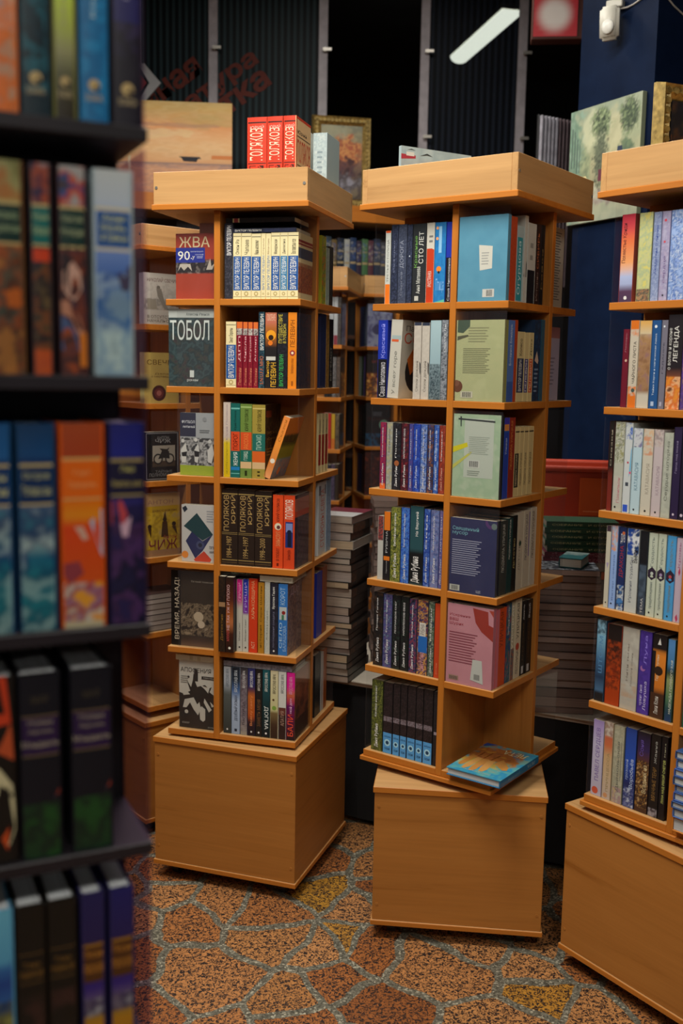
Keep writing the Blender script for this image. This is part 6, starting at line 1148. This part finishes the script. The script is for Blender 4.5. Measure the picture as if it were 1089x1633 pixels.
def wall_panel(label, x0, x1, z0, z1, y, m, strips, letters=None, kx=0):
    r = empty('partition_panel', ((x0 + x1) / 2, y, 0)); c = (x0 + x1) / 2; tag(r, label, 'partition', 'dark partition panels')
    mb = MB(); mb.box((x0 - c, 0, z0), (x1 - c, .008, z1)); mb.obj('ribbed_sheet', m, r)
    for s in strips:
        mb = MB(); mb.bbox((s - c - .027, -.022, z0), (s - c + .027, -.002, z1), .003); st_ = mb.obj('metal_strip', M_METAL, r)
        for zz in (2.42, 2.9, 3.38):
            mb = MB(); mb.cyl((s - c + .012, -.022, zz), (s - c + .012, -.045, zz), .012, 10); mb.box((s - c + .0, -.05, zz - .008), (s - c + .05, -.04, zz + .008)); mb.obj('bolt', M_SCREW, st_)
    if letters:
        mb = MB()
        for txt, px, pz, ang, ln, ht in letters:
            gv, gf = glyphs(txt, .03); ca, sa = math.cos(ang), math.sin(ang)
            mb.add([(px - c + x * ln * ca - y2 * ht * sa, -.003, pz + x * ln * sa + y2 * ht * ca) for x, y2 in gv], gf, hx('5e2216'))
        o = mb.obj('lettering', M_PAINT, r); o['label'] = 'dull red lettering'
    return r
PYY = 6.4
M_COR = corr_mat('ribbed_dark_teal', (.007, .010, .012), (.032, .056, .066))
M_COR2 = corr_mat('ribbed_smoked', (.008, .010, .016), (.032, .042, .068), .5, (.82, .86, .84))
A35 = .62
wall_panel('ribbed dark teal partition with dull red lettering, behind the sunset canvas', -1.75, -.128, 1.8, 4.1, PYY, M_COR, (-.80, -.155),
           [('чная', -1.18, 3.02, A35, .40, .11), ('атура', -.92, 3.0, A35, .50, .11), ('тка', -.72, 3.0, A35, .33, .11)])
wall_panel('smoked ribbed partition with a bright lamp behind it, above the middle carousel', .415, 1.04, 1.8, 4.1, PYY, M_COR2, (.442, 1.013))
# lamp behind the smoked panel
lp = empty('ceiling_lamp', (.95, 7.75, 3.9), math.atan2(7.24 - 8.26, 1.065 - .838)); tag(lp, 'lit fluorescent lamp seen through the smoked partition, top centre right', 'lamp')
mb = MB(); q = .54; vs = []
for xx in (-q, q):
    for k in range(9):
        a = PI * k / 8; vs.append((xx, .072 * math.cos(a), -.05 * math.sin(a)))
fs = [(i, i + 1, 10 + i, 9 + i) for i in range(8)] + [tuple(range(9)), tuple(range(17, 8, -1))]
mb.add(vs, fs); mb.obj('diffuser', emit('lamp_diffuser', (1, .98, .88), 4.6), lp)
mb = MB(); mb.bbox((-q, -.08, .002), (q, .08, .04), .003); mb.obj('housing', M_WHITEP, lp)
# red and white light box
lb = empty('light_box', (.905, 4.8, 2.985), -.1); tag(lb, 'red and white light box hanging at the top, left of the navy pillar', 'sign')
mb = MB(); mb.bbox((-.105, .001, .0), (.115, .08, .5), .003); mb.obj('box_housing', plain('light_box_brown', (.10, .03, .02), .5), lb)
def lightbox_mat():
    m, N, Lk, b = mat('light_box_face'); a = N.new('ShaderNodeAttribute'); a.attribute_name = 'Col'
    Lk.new(a.outputs['Color'], b.inputs['Base Color']); Lk.new(a.outputs['Color'], b.inputs['Emission Color']); b.inputs['Emission Strength'].default_value = .10
    return m
mb = MB(); W2, H2 = .19, .48
vs = []; cs = []
for j in range(25):
    for i in range(21):
        u, v = i / 20, j / 24; d = math.hypot((u - .48) * 1.0, (v - .19) * 2.6); k = max(0, min(1, (d - .2) / .3)); k = k * k * (3 - 2 * k)
        vs.append((-.1 + W2 * u, -.001, .012 + H2 * v)); cs.append(tuple(a + (b - a) * k for a, b in zip((.85, .76, .68), (.55, .035, .045))))
mb.add(vs, [(j * 21 + i, j * 21 + i + 1, (j + 1) * 21 + i + 1, (j + 1) * 21 + i) for j in range(24) for i in range(20)], cs); mb.obj('lit_face', lightbox_mat(), lb)
mb = MB(); mb.cyl((0, .04, .5), (0, .04, 1.215), .008, 10); mb.obj('hanger', M_METAL, lb)
# slatted grille and dark board beyond the middle carousel
sg = empty('slatted_screen', (.80, 4.5, 0), .55); tag(sg, 'dark screen with white upright slats beside the navy pillar', 'screen')
mb = MB(); mb.bbox((-.0, .012, 0), (.19, .024, 2.60), .002); mb.obj('backing_board', M_BLACK, sg)
for i in range(9):
    mb = MB(); x0 = .006 + i * .0205; mb.bbox((x0, -.004, 1.9), (x0 + (.0085 if i < 5 else .005), .012, 2.595), .001); mb.obj('slat', plain('slat_white_%d' % i, (.34, .33, .38) if i < 5 else (.10, .07, .08), .5, var=.2, scale=30), sg)
# arrow sign on the left
ar = MB(); a0 = [(0, .0), (.045, 0), (.14, .105), (.045, .21), (0, .21), (.075, .105)]
def prism(mb, pts, y0, y1, c, mi=0):
    n = len(pts); mb.add([(x, y0, z) for x, z in pts] + [(x, y1, z) for x, z in pts], [tuple(range(n)), tuple(range(2 * n - 1, n - 1, -1))] + [(i, (i + 1) % n, n + (i + 1) % n, n + i) for i in range(n)], c, mi)
sr = empty('arrow_sign', (-1.215, 6.2, 3.03)); tag(sr, 'white and red arrow sign beside the black stand near the top left', 'sign')
prism(ar, a0, 0, .012, hx('9a9a9c')); ar.obj('white_chevron', M_PRINT, sr)
ar = MB(); prism(ar, [(-.16, .03), (-.01, .03), (.058, .105), (-.01, .18), (-.16, .18)], .002, .010, hx('7a1c20')); ar.obj('red_arrow', M_PRINT, sr)
ar = MB(); ar.cyl((.02, .006, .205), (.02, .006, 1.17), .004, 8); ar.obj('hanger', M_METAL, sr)


bpy.data.objects.remove(_to); bpy.data.curves.remove(_tc)
